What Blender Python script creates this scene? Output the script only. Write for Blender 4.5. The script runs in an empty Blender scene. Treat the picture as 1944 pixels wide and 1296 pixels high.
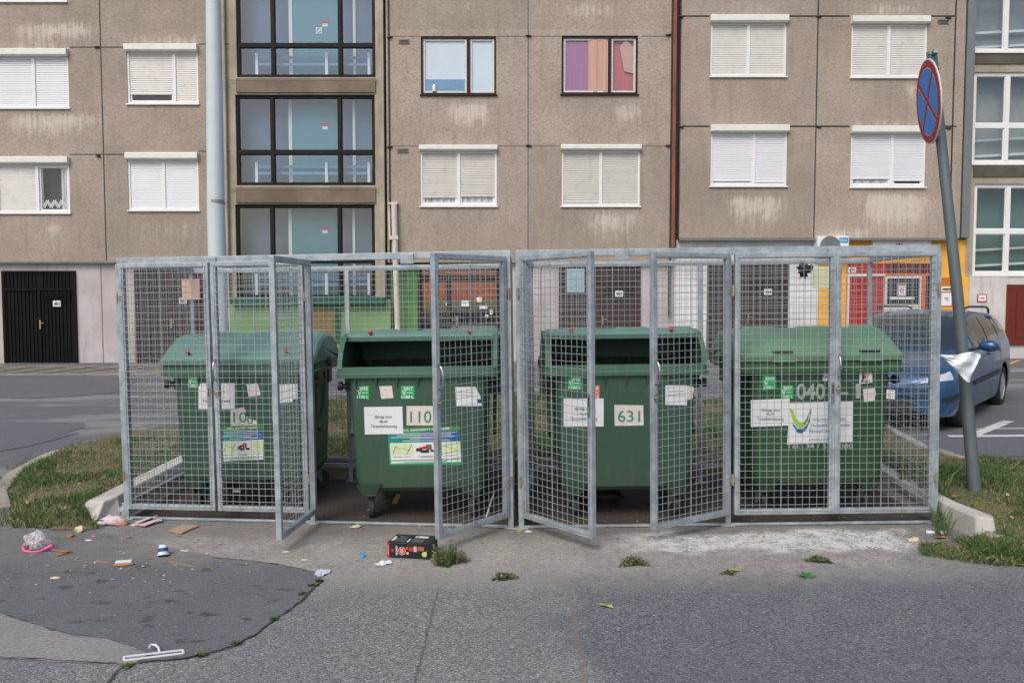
import bpy, bmesh, math, random
from mathutils import Vector, Matrix, noise as mnoise
R = math.radians
random.seed(7)
scene = bpy.context.scene
COL = scene.collection
# ---------------------------------------------------------------- camera
F = 1555.0; HC = 1.70; YC = -5.92
PITCH = math.atan((648 - 562) / F)
cam = bpy.data.cameras.new('camera'); cam.lens = F * 36 / 1944; cam.sensor_width = 36; cam.clip_end = 500
camo = bpy.data.objects.new('camera', cam); COL.objects.link(camo)
camo.location = (0, YC, HC); camo.rotation_euler = (math.pi / 2 - PITCH, 0, 0)
scene.camera = camo
# ---------------------------------------------------------------- light
SUN_EL, SUN_AZ = 48, 205      # azimuth clockwise from +Y; the sun stands behind the camera
w = bpy.data.worlds.new('World'); scene.world = w; w.use_nodes = True
nt = w.node_tree; bg = nt.nodes['Background']
sky = nt.nodes.new('ShaderNodeTexSky'); sky.sky_type = 'NISHITA'; sky.sun_disc = False
sky.sun_elevation = R(SUN_EL); sky.sun_rotation = R(SUN_AZ); sky.air_density = 1.0; sky.dust_density = 3.5; sky.ozone_density = 1.6
nt.links.new(sky.outputs[0], bg.inputs[0]); bg.inputs[1].default_value = 0.105
sl = bpy.data.lights.new('sun', 'SUN'); sl.energy = 1.0; sl.angle = R(28); sl.color = (1, .95, .88)
so = bpy.data.objects.new('sun', sl); COL.objects.link(so)
dv = Vector((math.sin(R(SUN_AZ)) * math.cos(R(SUN_EL)), math.cos(R(SUN_AZ)) * math.cos(R(SUN_EL)), math.sin(R(SUN_EL))))
so.rotation_euler = dv.to_track_quat('Z', 'Y').to_euler(); so.location = dv * 30
scene.view_settings.view_transform = 'Standard'; scene.view_settings.look = 'None'
scene.view_settings.exposure = 0.62; scene.view_settings.gamma = 1.0
# ---------------------------------------------------------------- geometry helpers
def lerp(a, b, t): return a + (b - a) * t
def clamp(t, a=0.0, b=1.0): return max(a, min(b, t))
def gz(x, y):
    t = clamp((y - 1.5) / 13.0)
    return x * lerp(.0127, .0054, t) + .03 * t
def ray(px, py):
    c, s = math.cos(PITCH), math.sin(PITCH); a = (px - 972) / F; b = (648 - py) / F
    return Vector((a, c + b * s, -s + b * c))
CAM = Vector((0, YC, HC))
def P(px, py, Y):
    d = ray(px, py); return CAM + d * ((Y - YC) / d.y)
def G(px, py, h=0.0):
    d = ray(px, py); t = 6.0
    for _ in range(12):
        p = CAM + d * t; t = (gz(p.x, p.y) + h - HC) / d.z
    return CAM + d * t
def onplane(px, py, pt, n):
    d = ray(px, py); return CAM + d * ((pt - CAM).dot(n) / d.dot(n))
def RC(x0, y0, x1, y1, Y):
    a = P(x0, (y0 + y1) / 2, Y).x; b = P(x1, (y0 + y1) / 2, Y).x
    return a, b, P((x0 + x1) / 2, y1, Y).z, P((x0 + x1) / 2, y0, Y).z
ROOT = {}
class MB:
    def __init__(s): s.v = []; s.f = []; s.m = []
    def add(s, vs, fs, mi=0):
        o = len(s.v); s.v += [tuple(v) for v in vs]
        for f in fs: s.f.append(tuple(i + o for i in f)); s.m.append(mi)
        return s
    def box(s, x0, x1, y0, y1, z0, z1, mi=0):
        x0, x1 = min(x0, x1), max(x0, x1); y0, y1 = min(y0, y1), max(y0, y1); z0, z1 = min(z0, z1), max(z0, z1)
        return s.add([(x0,y0,z0),(x1,y0,z0),(x1,y1,z0),(x0,y1,z0),(x0,y0,z1),(x1,y0,z1),(x1,y1,z1),(x0,y1,z1)],
              [(0,3,2,1),(4,5,6,7),(0,1,5,4),(1,2,6,5),(2,3,7,6),(3,0,4,7)], mi)
    def bar(s, p, q, wd, hd=None, up=(0,0,1), mi=0):
        p, q = Vector(p), Vector(q); hd = hd or wd; d = (q - p).normalized(); up = Vector(up)
        if abs(d.dot(up)) > .98: up = Vector((0, 1, 0))
        a = d.cross(up).normalized() * wd / 2; b = a.cross(d).normalized() * hd / 2
        vs = [p-a-b, p+a-b, p+a+b, p-a+b, q-a-b, q+a-b, q+a+b, q-a+b]
        return s.add(vs, [(0,3,2,1),(4,5,6,7),(0,1,5,4),(1,2,6,5),(2,3,7,6),(3,0,4,7)][::1], mi)
    def tube(s, path, r, n=8, mi=0, caps=True):
        path = [Vector(p) for p in path]; rs = r if isinstance(r, (list, tuple)) else [r] * len(path)
        rings = []; ref = None
        for i, p in enumerate(path):
            d = (path[min(i+1, len(path)-1)] - path[max(i-1, 0)]).normalized()
            if ref is None: ref = Vector((0,0,1)) if abs(d.z) < .9 else Vector((1,0,0))
            a = d.cross(ref).normalized(); b = a.cross(d).normalized(); ref = b
            rings.append([p + a*math.cos(2*math.pi*k/n)*rs[i] + b*math.sin(2*math.pi*k/n)*rs[i] for k in range(n)])
        return s.loft(rings, True, caps, mi)
    def loft(s, rings, closed=True, caps=True, mi=0):
        n = len(rings[0]); vs = [v for r in rings for v in r]; fs = []
        for i in range(len(rings)-1):
            for k in range(n if closed else n-1):
                k2 = (k+1) % n; fs.append((i*n+k, i*n+k2, (i+1)*n+k2, (i+1)*n+k))
        if caps and closed: fs.append(tuple(range(n))[::-1]); fs.append(tuple((len(rings)-1)*n + k for k in range(n)))
        return s.add(vs, fs, mi)
    def prism(s, pts, off, mi=0):
        pts = [Vector(p) for p in pts]; off = Vector(off); n = len(pts)
        return s.add(pts + [p + off for p in pts], [tuple(range(n))[::-1], tuple(range(n, 2*n))] + [(k, (k+1)%n, (k+1)%n+n, k+n) for k in range(n)], mi)
    def lathe(s, prof, c, axis=(0,0,1), n=20, mi=0, caps=False):
        ax = Vector(axis).normalized(); a = ax.orthogonal().normalized(); b = ax.cross(a); c = Vector(c)
        return s.loft([[c + ax*h + (a*math.cos(2*math.pi*k/n) + b*math.sin(2*math.pi*k/n))*r for k in range(n)] for r, h in prof], True, caps, mi)
    def quad(s, a, b, c, d, mi=0): return s.add([a, b, c, d], [(0,1,2,3)], mi)
    def blob(s, c, sx, sy, sz, amp=.25, seed=0, n=12, m=7, mi=0):
        rings = []; c = Vector(c)
        for i in range(m+1):
            th = math.pi*i/m; rr = []
            for k in range(n):
                ph = 2*math.pi*k/n; d = Vector((math.sin(th)*math.cos(ph), math.sin(th)*math.sin(ph), math.cos(th)))
                q = 1 + amp*mnoise.noise(d*2.1 + Vector((seed*7.3, seed*1.7, 0)))*2
                rr.append(c + Vector((d.x*sx, d.y*sy, d.z*sz))*q)
            rings.append(rr)
        return s.loft(rings, True, False, mi)
    def text(s, body, o, ux, uy, h, mi=0, width=None, align='C', sp=1.0, bold=0.0):
        cu = bpy.data.curves.new('t', 'FONT'); cu.body = body; cu.size = 1; cu.resolution_u = 3; cu.space_character = sp; cu.offset = bold
        ob = bpy.data.objects.new('t', cu); COL.objects.link(ob)
        dg = bpy.context.evaluated_depsgraph_get(); dg.update()
        me = bpy.data.meshes.new_from_object(ob.evaluated_get(dg))
        vs = [v.co.copy() for v in me.vertices]; fs = [tuple(p.vertices) for p in me.polygons]
        bpy.data.objects.remove(ob); bpy.data.curves.remove(cu); bpy.data.meshes.remove(me)
        if not vs: return s
        x0 = min(v.x for v in vs); x1 = max(v.x for v in vs); sy = h / .73; sx = sy
        if width: sx = width / max(1e-6, x1 - x0)
        ux = Vector(ux); uy = Vector(uy); o = Vector(o); sh = (x0 + x1)/2 if align == 'C' else x0
        return s.add([o + ux*((v.x - sh)*sx) + uy*((v.y - .36)*sy) for v in vs], fs, mi)
    def build(s, name, mats, parent=None, smooth=False, bevel=0, local=False, loc=(0,0,0), rot=(0,0,0), seg=2, auto=None):
        off = Vector((0,0,0))
        if parent is not None and not local: off = Vector(ROOT.get(parent.name, (0,0,0)))
        me = bpy.data.meshes.new(name); me.from_pydata([tuple(Vector(v) - off) for v in s.v], [], s.f)
        for m in (mats if isinstance(mats, (list, tuple)) else [mats]): me.materials.append(m)
        me.polygons.foreach_set('material_index', s.m)
        if smooth: me.polygons.foreach_set('use_smooth', [True]*len(s.f))
        me.update()
        if 1 < len(s.f) < 60000:
            b = bmesh.new(); b.from_mesh(me); bmesh.ops.recalc_face_normals(b, faces=b.faces); b.to_mesh(me); b.free()
        if smooth and auto: me.set_sharp_from_angle(angle=R(auto))
        o = bpy.data.objects.new(name, me); COL.objects.link(o)
        o.location = loc; o.rotation_euler = rot
        if parent is not None:
            o.parent = parent; ROOT[o.name] = ROOT.get(parent.name, (0,0,0))
        if bevel:
            bv = o.modifiers.new('bevel', 'BEVEL'); bv.width = bevel; bv.segments = seg; bv.limit_method = 'ANGLE'; bv.angle_limit = R(40)
        return o
def tag(o, label=None, cat=None, group=None, kind=None):
    if label: o['label'] = label
    if cat: o['category'] = cat
    if group: o['group'] = group
    if kind: o['kind'] = kind
    return o
def thing(name, label, cat, loc=(0,0,0), rot=(0,0,0), group=None):
    o = bpy.data.objects.new(name, None); COL.objects.link(o); o.location = loc; o.rotation_euler = rot; o.empty_display_size = .1
    ROOT[o.name] = tuple(loc); return tag(o, label, cat, group)
def single(name, mb, mats, label, cat, group=None, at=None, **kw):
    """a thing that is one mesh; its origin goes to its base"""
    xs = [v[0] for v in mb.v]; ys = [v[1] for v in mb.v]; zs = [v[2] for v in mb.v]
    c = Vector(((min(xs)+max(xs))/2, (min(ys)+max(ys))/2, min(zs)))
    mb.v = [tuple(Vector(v) - c) for v in mb.v]
    return tag(mb.build(name, mats, loc=c, **kw), label, cat, group)
# ---------------------------------------------------------------- materials
class NG:
    """tiny node builder"""
    def __init__(s, name):
        s.mat = bpy.data.materials.new(name); s.mat.use_nodes = True; s.t = s.mat.node_tree; s.t.nodes.clear()
        s.out = s.n('OutputMaterial'); s.co = None
    def n(s, typ, **kw):
        nd = s.t.nodes.new('ShaderNode' + typ)
        for k, v in kw.items(): setattr(nd, k, v)
        return nd
    def set(s, sock, val):
        if isinstance(val, bpy.types.NodeSocket): s.t.links.new(val, sock)
        elif isinstance(val, (tuple, list)) and len(val) == 3 and sock.type == 'RGBA': sock.default_value = (*val, 1)
        else: sock.default_value = val
    def coord(s, world=False):
        if world: return s.n('NewGeometry').outputs['Position']
        return s.n('TexCoord').outputs['Object']
    def map(s, v, scale=(1,1,1), loc=(0,0,0)):
        m = s.n('Mapping'); s.set(m.inputs['Vector'], v); m.inputs['Scale'].default_value = scale; m.inputs['Location'].default_value = loc; return m.outputs[0]
    def noise(s, v, sc, det=4, rough=.55, dist=0):
        m = s.n('TexNoise'); s.set(m.inputs['Vector'], v); m.inputs['Scale'].default_value = sc; m.inputs['Detail'].default_value = det
        m.inputs['Roughness'].default_value = rough; m.inputs['Distortion'].default_value = dist; return m.outputs['Fac']
    def vor(s, v, sc, out='Distance', feat='F1'):
        m = s.n('TexVoronoi', feature=feat); s.set(m.inputs['Vector'], v); m.inputs['Scale'].default_value = sc; return m.outputs[out]
    def ma(s, op, a, b=0.0, c=0.0, cl=False):
        m = s.n('Math', operation=op, use_clamp=cl); s.set(m.inputs[0], a); s.set(m.inputs[1], b)
        if len(m.inputs) > 2: s.set(m.inputs[2], c)
        return m.outputs[0]
    def ramp(s, v, a, b, lo=0.0, hi=1.0, smooth=True):
        m = s.n('MapRange'); m.interpolation_type = 'SMOOTHSTEP' if smooth else 'LINEAR'; s.set(m.inputs[0], v)
        for i, q in enumerate((a, b, lo, hi)): m.inputs[i+1].default_value = q
        return m.outputs[0]
    def mix(s, f, a, b, mode='MIX'):
        m = s.n('Mix', data_type='RGBA', blend_type=mode); s.set(m.inputs[0], f); s.set(m.inputs[6], a); s.set(m.inputs[7], b); return m.outputs[2]
    def sep(s, v):
        m = s.n('SeparateXYZ'); s.set(m.inputs[0], v); return m.outputs
    def bsdf(s, col, rough=.6, metal=0.0, bump=None, bs=.3, bd=.01, **kw):
        b = s.n('BsdfPrincipled'); s.set(b.inputs['Base Color'], col); s.set(b.inputs['Roughness'], rough); s.set(b.inputs['Metallic'], metal)
        if bump is not None:
            bn = s.n('Bump'); bn.inputs['Strength'].default_value = bs; bn.inputs['Distance'].default_value = bd; s.set(bn.inputs['Height'], bump)
            s.t.links.new(bn.outputs[0], b.inputs['Normal'])
        for k, v in kw.items(): s.set(b.inputs[k.replace('_', ' ')], v)
        s.t.links.new(b.outputs[0], s.out.inputs[0]); return b
def hexs(r, g, b):
    f = lambda c: (c/255/12.92) if c/255 <= .04045 else ((c/255+.055)/1.055)**2.4
    return (f(r), f(g), f(b))
def pm(name, col, rough=.6, metal=0.0, var=.18, sc=6, dirt=0.0, dirtcol=(.09,.075,.06), bump=0.0, bsc=60, bd=.004, world=False, stretch=(1,1,1), **kw):
    """plain surface with uneven tone, optional dirt and grain"""
    g = NG(name); v = g.map(g.coord(world), stretch)
    n1 = g.noise(v, sc, 5, .6); n2 = g.noise(v, sc*7, 4, .6)
    f = g.ramp(g.ma('ADD', g.ma('MULTIPLY', n1, .65), g.ma('MULTIPLY', n2, .35)), .3, .7, 1-var, 1+var, False)
    c = g.n('Mix', data_type='RGBA', blend_type='MULTIPLY'); c.inputs[0].default_value = 1; g.set(c.inputs[6], col)
    cc = g.n('CombineColor'); [g.set(cc.inputs[i], f) for i in range(3)]; g.set(c.inputs[7], cc.outputs[0]); c = c.outputs[2]
    if dirt: c = g.mix(g.ma('MULTIPLY', g.ramp(g.noise(v, sc*1.7, 6, .65), .5, .72), dirt), c, dirtcol)
    g.bsdf(c, g.ramp(n2, .3, .7, max(0, rough-(.08 if rough > .42 else .01)), min(1, rough+(.08 if rough > .42 else .01)), False), metal, g.noise(v, bsc, 3) if bump else None, bump, bd, **kw)
    return g.mat
M = {}
# galvanised steel
g = NG('galvanised steel'); v = g.coord(True)
sp = g.vor(v, 55, 'Color'); n1 = g.noise(v, 9, 5, .65); n2 = g.noise(g.map(v, (1,1,.25)), 26, 4)
c = g.mix(g.ramp(n1, .35, .65), hexs(148,158,164), hexs(184,192,196)); c = g.mix(.22, c, g.mix(g.sep(sp)[0], hexs(112,124,132), hexs(170,176,178)))
c = g.mix(g.ma('MULTIPLY', g.ramp(n2, .58, .75), .4), c, hexs(150,140,124))
g.bsdf(c, g.ramp(n1, .3, .7, .42, .6), .35, n2, .08, .002); M['galv'] = g.mat
M['wire'] = pm('wire mesh zinc', hexs(170,176,178), .5, .4, .12, 12, world=True)
M['chrome'] = pm('worn chrome', (.62,.61,.58), .25, 1, .1, 20)
M['brass'] = pm('brass cylinder', (.55,.42,.2), .35, .9, .1, 20)
M['black'] = pm('black plastic', (.02,.02,.021), .5, 0, .3, 10)
M['rubber'] = pm('grey rubber', (.035,.036,.038), .75, 0, .3, 15, .4, (.1,.09,.075))
M['forkm'] = pm('dull steel fork', (.3,.3,.29), .5, .6, .2, 15, .4)
def green(name, col, fade=.5, dirt=.35, rough=.5):
    g = NG(name); v = g.coord(); n1 = g.noise(v, 3, 6, .65); n2 = g.noise(g.map(v, (5,5,.8)), 4, 5); n3 = g.noise(v, 60, 3)
    c = g.mix(g.ramp(n1, .35, .68), col, tuple(x*.82+.012*fade for x in col))
    c = g.mix(g.ma('MULTIPLY', g.ramp(n2, .52, .75), dirt*.6), c, (.14,.15,.12)); sc = g.noise(g.map(v, (1.2,1.2,22)), 7, 4)
    c = g.mix(g.ma('MULTIPLY', g.ramp(sc, .68, .76), .22), c, (.25,.26,.22))
    zz = g.sep(g.coord())[2]; sp_ = g.noise(v, 14, 5, .7)
    c = g.mix(g.ma('MULTIPLY', g.ramp(g.ma('ADD', sp_, g.ramp(zz, .62, .2, -.12, .2, False)), .5, .68), dirt*.9), c, (.085,.078,.06))
    dr = g.noise(g.map(v, (14,14,.9)), 3, 4, .6); c = g.mix(g.ma('MULTIPLY', g.ramp(dr, .6, .72), dirt*.5), c, (.2,.21,.18))
    g.bsdf(c, g.ramp(n1, .3, .7, rough-.06, rough+.12), 0, n3, .06, .002); return g.mat
M['green'] = green('bin green plastic', hexs(56,88,70))
M['rimg'] = green('bin rim lighter plastic', hexs(74,112,90), .8, .5)  # rim gets a lighter green than the body
M['rim4'] = green('bin rim lighter grass green plastic', hexs(62,104,68), .8, .5)  # lighter rim green for the deep green bin
M['green4'] = green('bin deep green plastic', hexs(42,82,50))
M['lid'] = green('lid weathered sky lightened green plastic', hexs(108,146,134), .8, .5)  # weathered lid green, lightened further to paint in light from the sky
M['lid4'] = green('lid sky lightened grass green plastic', hexs(108,146,114), .8, .5)  # grass green lid, sky light likewise put into the colour
M['inner'] = green('bin inside dirty plastic', hexs(46,62,44), .2, .8, .7)
M['red'] = pm('red plastic', (.55,.03,.02), .4)
# facade
g = NG('exposed aggregate panel'); v = g.coord(True); xyz = g.sep(v)
n1 = g.noise(v, .7, 5, .6); n2 = g.noise(v, 40, 3, .7); n3 = g.vor(v, 58, 'Color'); n4 = g.noise(g.map(v, (3,3,.5)), 1.6, 5)
c = g.mix(g.ramp(n1, .3, .7), hexs(166,150,136), hexs(188,173,157))
c = g.mix(g.ramp(g.noise(v, 17, 4, .7), .35, .65, 0, .35), c, hexs(186,174,160)); c = g.mix(g.ramp(g.noise(v, 23, 4, .7), .45, .7, 0, .45), c, hexs(118,104,92)); c = g.mix(g.ramp(g.sep(n3)[0], .0, 1, 0, .30, False), c, hexs(110,98,86)); c = g.mix(g.ma('MULTIPLY', g.ramp(g.sep(n3)[1], .78, .95), .38), c, hexs(190,180,166))
c = g.mix(g.ma('MULTIPLY', g.ramp(n4, .5, .72), .28), c, hexs(126,112,99))
wn = g.n('TexWhiteNoise', noise_dimensions='2D'); cb = g.n('CombineXYZ'); g.set(cb.inputs[0], g.ma('FLOOR', g.ma('DIVIDE', g.ma('SUBTRACT', xyz[0], .42), 3.6))); g.set(cb.inputs[1], g.ma('FLOOR', g.ma('DIVIDE', g.ma('SUBTRACT', xyz[2], 2.75), 2.8))); g.set(wn.inputs['Vector'], cb.outputs[0])
c = g.mix(g.ma('MULTIPLY', wn.outputs['Value'], .30), c, hexs(122,112,101))
STAINS = [(0,205,175,262,.7),(20,30,170,80,.8),(245,410,375,470,.35),(70,415,105,470,.5),(850,190,930,250,.75),(1165,190,1215,250,.6),(1110,395,1215,470,.6),(1385,365,1490,448,.75),(1640,362,1760,450,.95),(1570,430,1650,452,.8),
          (1440,0,1460,28,.5),(1650,0,1750,28,.6),(1720,150,1745,195,.6),(240,55,380,85,.55),(0,75,125,95,.55),(1350,225,1495,240,.4),(1615,222,1757,241,.5),(1070,0,1180,40,.6),(1600,235,1660,300,.0),(880,0,900,30,.4),(700,0,740,10,.3),(1215,255,1225,275,.6)]
acc = 0.0
strk = g.noise(g.map(v, (7,7,.55)), 1.5, 5, .7, .2); brk = g.noise(v, 5, 4, .6)
for x0, y0, x1, y1, a in STAINS:
    if a == 0: continue
    X0, X1, Z0, Z1 = RC(x0, y0, x1, y1, 14.95); ww = max(.1, (X1-X0)*.28)
    mx = g.ma('MULTIPLY', g.ramp(xyz[0], X0-ww, X0+ww), g.ramp(xyz[0], X1+ww, X1-ww))
    mz = g.ma('MULTIPLY', g.ramp(xyz[2], Z0-.25, Z0+(Z1-Z0)*.9), g.ramp(xyz[2], Z1+.1, Z1-.3))
    acc = g.ma('ADD', g.ma('MULTIPLY', g.ma('MULTIPLY', mx, mz), a), acc)
stn = g.ramp(g.ma('ADD', g.ma('ADD', g.ma('MULTIPLY', strk, 1.0), g.ma('MULTIPLY', brk, .5)), g.ma('MULTIPLY', acc, .5)), .80, 1.16)
stn = g.ma('MULTIPLY', stn, g.ma('MINIMUM', g.ma('MULTIPLY', acc, 1.6), .8))
stn = g.ma('MULTIPLY', stn, g.ramp(n2, .3, .6, .55, 1)); c = g.mix(stn, c, hexs(214,203,187))
g.bsdf(c, .9, 0, g.ma('ADD', n2, g.ma('MULTIPLY', g.sep(n3)[0], .6)), .35, .008); M['wall'] = g.mat
def plaster(name, a, b, bump=.15, streak=.3, sd=(.16,.13,.11)):
    g = NG(name); v = g.coord(True); n1 = g.noise(v, 1.1, 6, .6); n2 = g.noise(g.map(v, (6,6,.7)), 1.3, 5); n3 = g.noise(v, 30, 3)
    c = g.mix(g.ramp(n1, .32, .68), a, b); c = g.mix(g.ma('MULTIPLY', g.ramp(n2, .52, .75), streak), c, sd)
    g.bsdf(c, .88, 0, n3, bump, .006); return g.mat
M['pink'] = plaster('pinkish grey concrete', hexs(194,186,185), hexs(174,166,163))
M['pale'] = plaster('pale concrete surround', hexs(176,168,150), hexs(152,142,124), .2, .45)
M['brownconc'] = plaster('brown grey lintel', hexs(132,118,102), hexs(108,94,80), .2, .4)
M['greenwall'] = plaster('green painted wall', hexs(102,146,92), hexs(90,132,80), .15, .2, (.1,.2,.07))
M['greenlight'] = plaster('light green rough plaster', hexs(126,160,112), hexs(108,142,94), .6, .25, (.16,.22,.1))
M['white'] = plaster('white painted wall', hexs(222,222,222), hexs(200,198,194), .15, .25)
M['whitebrick'] = plaster('white painted brick', hexs(212,208,206), hexs(190,186,182), .3, .3)
M['yellow'] = plaster('yellow painted wall', hexs(238,182,70), hexs(224,164,52), .12, .15, (.5,.3,.08))
M['joint'] = pm('dark joint sealant', (.045,.038,.034), .9, 0, .4, 3)
M['jointl'] = pm('grey joint mortar', (.2,.18,.155), .9, 0, .4, 3)
M['rust'] = pm('rusty brown strip', (.24,.085,.038), .7, .1, .5, 4, .5, (.04,.03,.025), stretch=(1,1,.3))
M['rustd'] = pm('dark brown strip', (.045,.025,.018), .8, 0, .4, 4)
M['lintd'] = pm('dark lintel concrete', (.1,.085,.07), .9, 0, .3, 3)
M['stripgrey'] = pm('grey blue metal strip', hexs(118,124,124), .6, .2, .15, 2)
M['framew'] = pm('white window frame', (.78,.78,.77), .35, 0, .05, 3)
M['frameo'] = pm('old white sash paint', (.66,.65,.62), .5, 0, .12, 20, .25)
M['shutw'] = pm('white shutter slats', (.70,.71,.73), .45, 0, .04, 2)
M['shutb'] = pm('cream shutter slats', (.66,.64,.60), .5, 0, .06, 2, .15)
M['shutg'] = pm('beige shutter slats', (.56,.54,.50), .5, 0, .06, 2, .2)
M['shbox'] = pm('shutter box', (.76,.75,.69), .45, 0, .06, 3, .2, (.4,.37,.3))
M['framed'] = pm('dark brown frame', (.028,.017,.014), .6, 0, .4, 14, .3, (.12,.1,.08), Specular_IOR_Level=.2)
M['frameb'] = pm('black stairwell frame', (.012,.012,.012), .6, 0, .3, 8, .4, (.06,.05,.04), Specular_IOR_Level=.2)
M['teal'] = pm('teal door leaf', hexs(62,128,142), .5, 0, .08, 1)
M['room'] = pm('stairwell wall sky tint', (.10,.15,.23), .8, 0, .06, 1)  # dull wall with the panes' blue sky reflection put into its colour
M['dark'] = pm('dark room', (.03,.032,.035), .9, 0, .3, 1)
M['lace'] = pm('lace curtain', (.62,.64,.64), .9, 0, .2, 14)
M['bluecurt'] = pm('pale blue blind', hexs(212,222,232), .8, 0, .05, 1)
M['bluedeep'] = pm('blue windowsill board', hexs(104,148,184), .7)
M['purple'] = pm('purple curtain', hexs(164,114,152), .85, 0, .1, 2, stretch=(6,6,.3))
M['peach'] = pm('peach curtain', hexs(196,158,142), .85, 0, .12, 2, stretch=(8,8,.3))
M['redcurt'] = pm('dusty red curtain', hexs(186,100,104), .85, 0, .2, 3, stretch=(6,6,.5))
M['blackdoor'] = pm('black painted door', (.006,.006,.007), .55, 0, .3, 4, Specular_IOR_Level=.15)
M['browndoor'] = pm('brown painted door', hexs(68,54,52), .5, 0, .2, 4, .2)
M['reddoor'] = pm('red door', hexs(168,34,24), .5, 0, .15, 3)
M['rustdoor'] = pm('red brown door', hexs(102,36,24), .5, 0, .15, 3)
M['orange'] = pm('orange painted wood', hexs(216,112,48), .55, 0, .15, 4)
M['terracotta'] = pm('orange brown hallway', hexs(178,86,52), .7, 0, .2, 3)
M['grnsill'] = pm('dark green metal sill', hexs(22,84,66), .45, 0, .2, 6)
M['olive'] = pm('olive board', hexs(118,104,62), .8, 0, .2, 4)
M['paper'] = pm('paper', (.76,.77,.78), .7, 0, .05, 12, .12, (.5,.47,.42))
M['paperold'] = pm('old paper', (.68,.64,.6), .75, 0, .1, 20, .3, (.4,.33,.3))
M['ink'] = pm('black ink', (.03,.03,.032), .7)
M['inkg'] = pm('green ink', hexs(52,128,104), .7)
M['stg'] = pm('green sticker', hexs(24,168,92), .6, 0, .08, 20)
M['sto'] = pm('orange sticker', hexs(222,132,100), .6, 0, .1, 20)
M['inkw'] = pm('white ink', (.75,.77,.75), .7)
M['inkr'] = pm('red ink', (.5,.05,.05), .7)
M['bblue'] = pm('poster blue', hexs(30,92,150), .6); M['bteal'] = pm('poster teal', hexs(28,140,130), .6); M['lime'] = pm('lime', hexs(150,196,50), .6)
M['mapg'] = pm('map pale green', hexs(208,222,176), .7, 0, .1, 40); M['dgreen'] = pm('mid green', hexs(70,140,60), .6); M['navy'] = pm('navy', hexs(22,74,130), .6)
M['spray'] = pm('faded white spray paint', (.34,.4,.36), .85, 0, .35, 30)
def glass(name, tint=(.85,.9,.9), base=.12, rough=.02, gl=(.95,.97,1)):
    g = NG(name); t = g.n('BsdfTransparent'); g.set(t.inputs[0], tint); r = g.n('BsdfGlossy'); g.set(r.inputs[0], gl); r.inputs['Roughness'].default_value = rough
    bn = g.n('Bump'); bn.inputs['Strength'].default_value = .04; bn.inputs['Distance'].default_value = .05
    g.set(bn.inputs['Height'], g.noise(g.coord(True), 1.3, 2)); g.t.links.new(bn.outputs[0], r.inputs['Normal'])
    fr = g.n('LayerWeight'); fr.inputs[0].default_value = .5; fr = g.ma('ADD', g.ma('MULTIPLY', g.ma('POWER', fr.outputs['Facing'], 5.0), .9), .045)
    mx = g.n('MixShader'); g.set(mx.inputs[0], g.ma('ADD', fr, base, cl=True)); g.t.links.new(t.outputs[0], mx.inputs[1]); g.t.links.new(r.outputs[0], mx.inputs[2])
    g.t.links.new(mx.outputs[0], g.out.inputs[0]); return g.mat
M['glass'] = glass('window glass', (.93,.95,.95), .02); M['glasss'] = glass('stairwell glass', (.82,.90,.94), .06)
M['landing'] = pm('beige landing wall', (.34,.32,.28), .8, 0, .25, .8)
M['slate'] = pm('grey green landing wall', (.10,.19,.17), .8, 0, .2, 1)
M['concrete'] = plaster('kerb concrete', hexs(170,164,152), hexs(140,132,120), .4, .3)
M['concdark'] = plaster('old retaining concrete', hexs(150,140,122), hexs(116,104,88), .4, .4)
M['polegrey'] = pm('painted lamp pole', hexs(198,207,209), .5, 0, .06, 1.2, .15, (.3,.32,.32))
M['polegalv'] = pm('weathered sign pole', hexs(98,108,112), .5, .2, .15, 3, .3, (.12,.13,.13))
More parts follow.
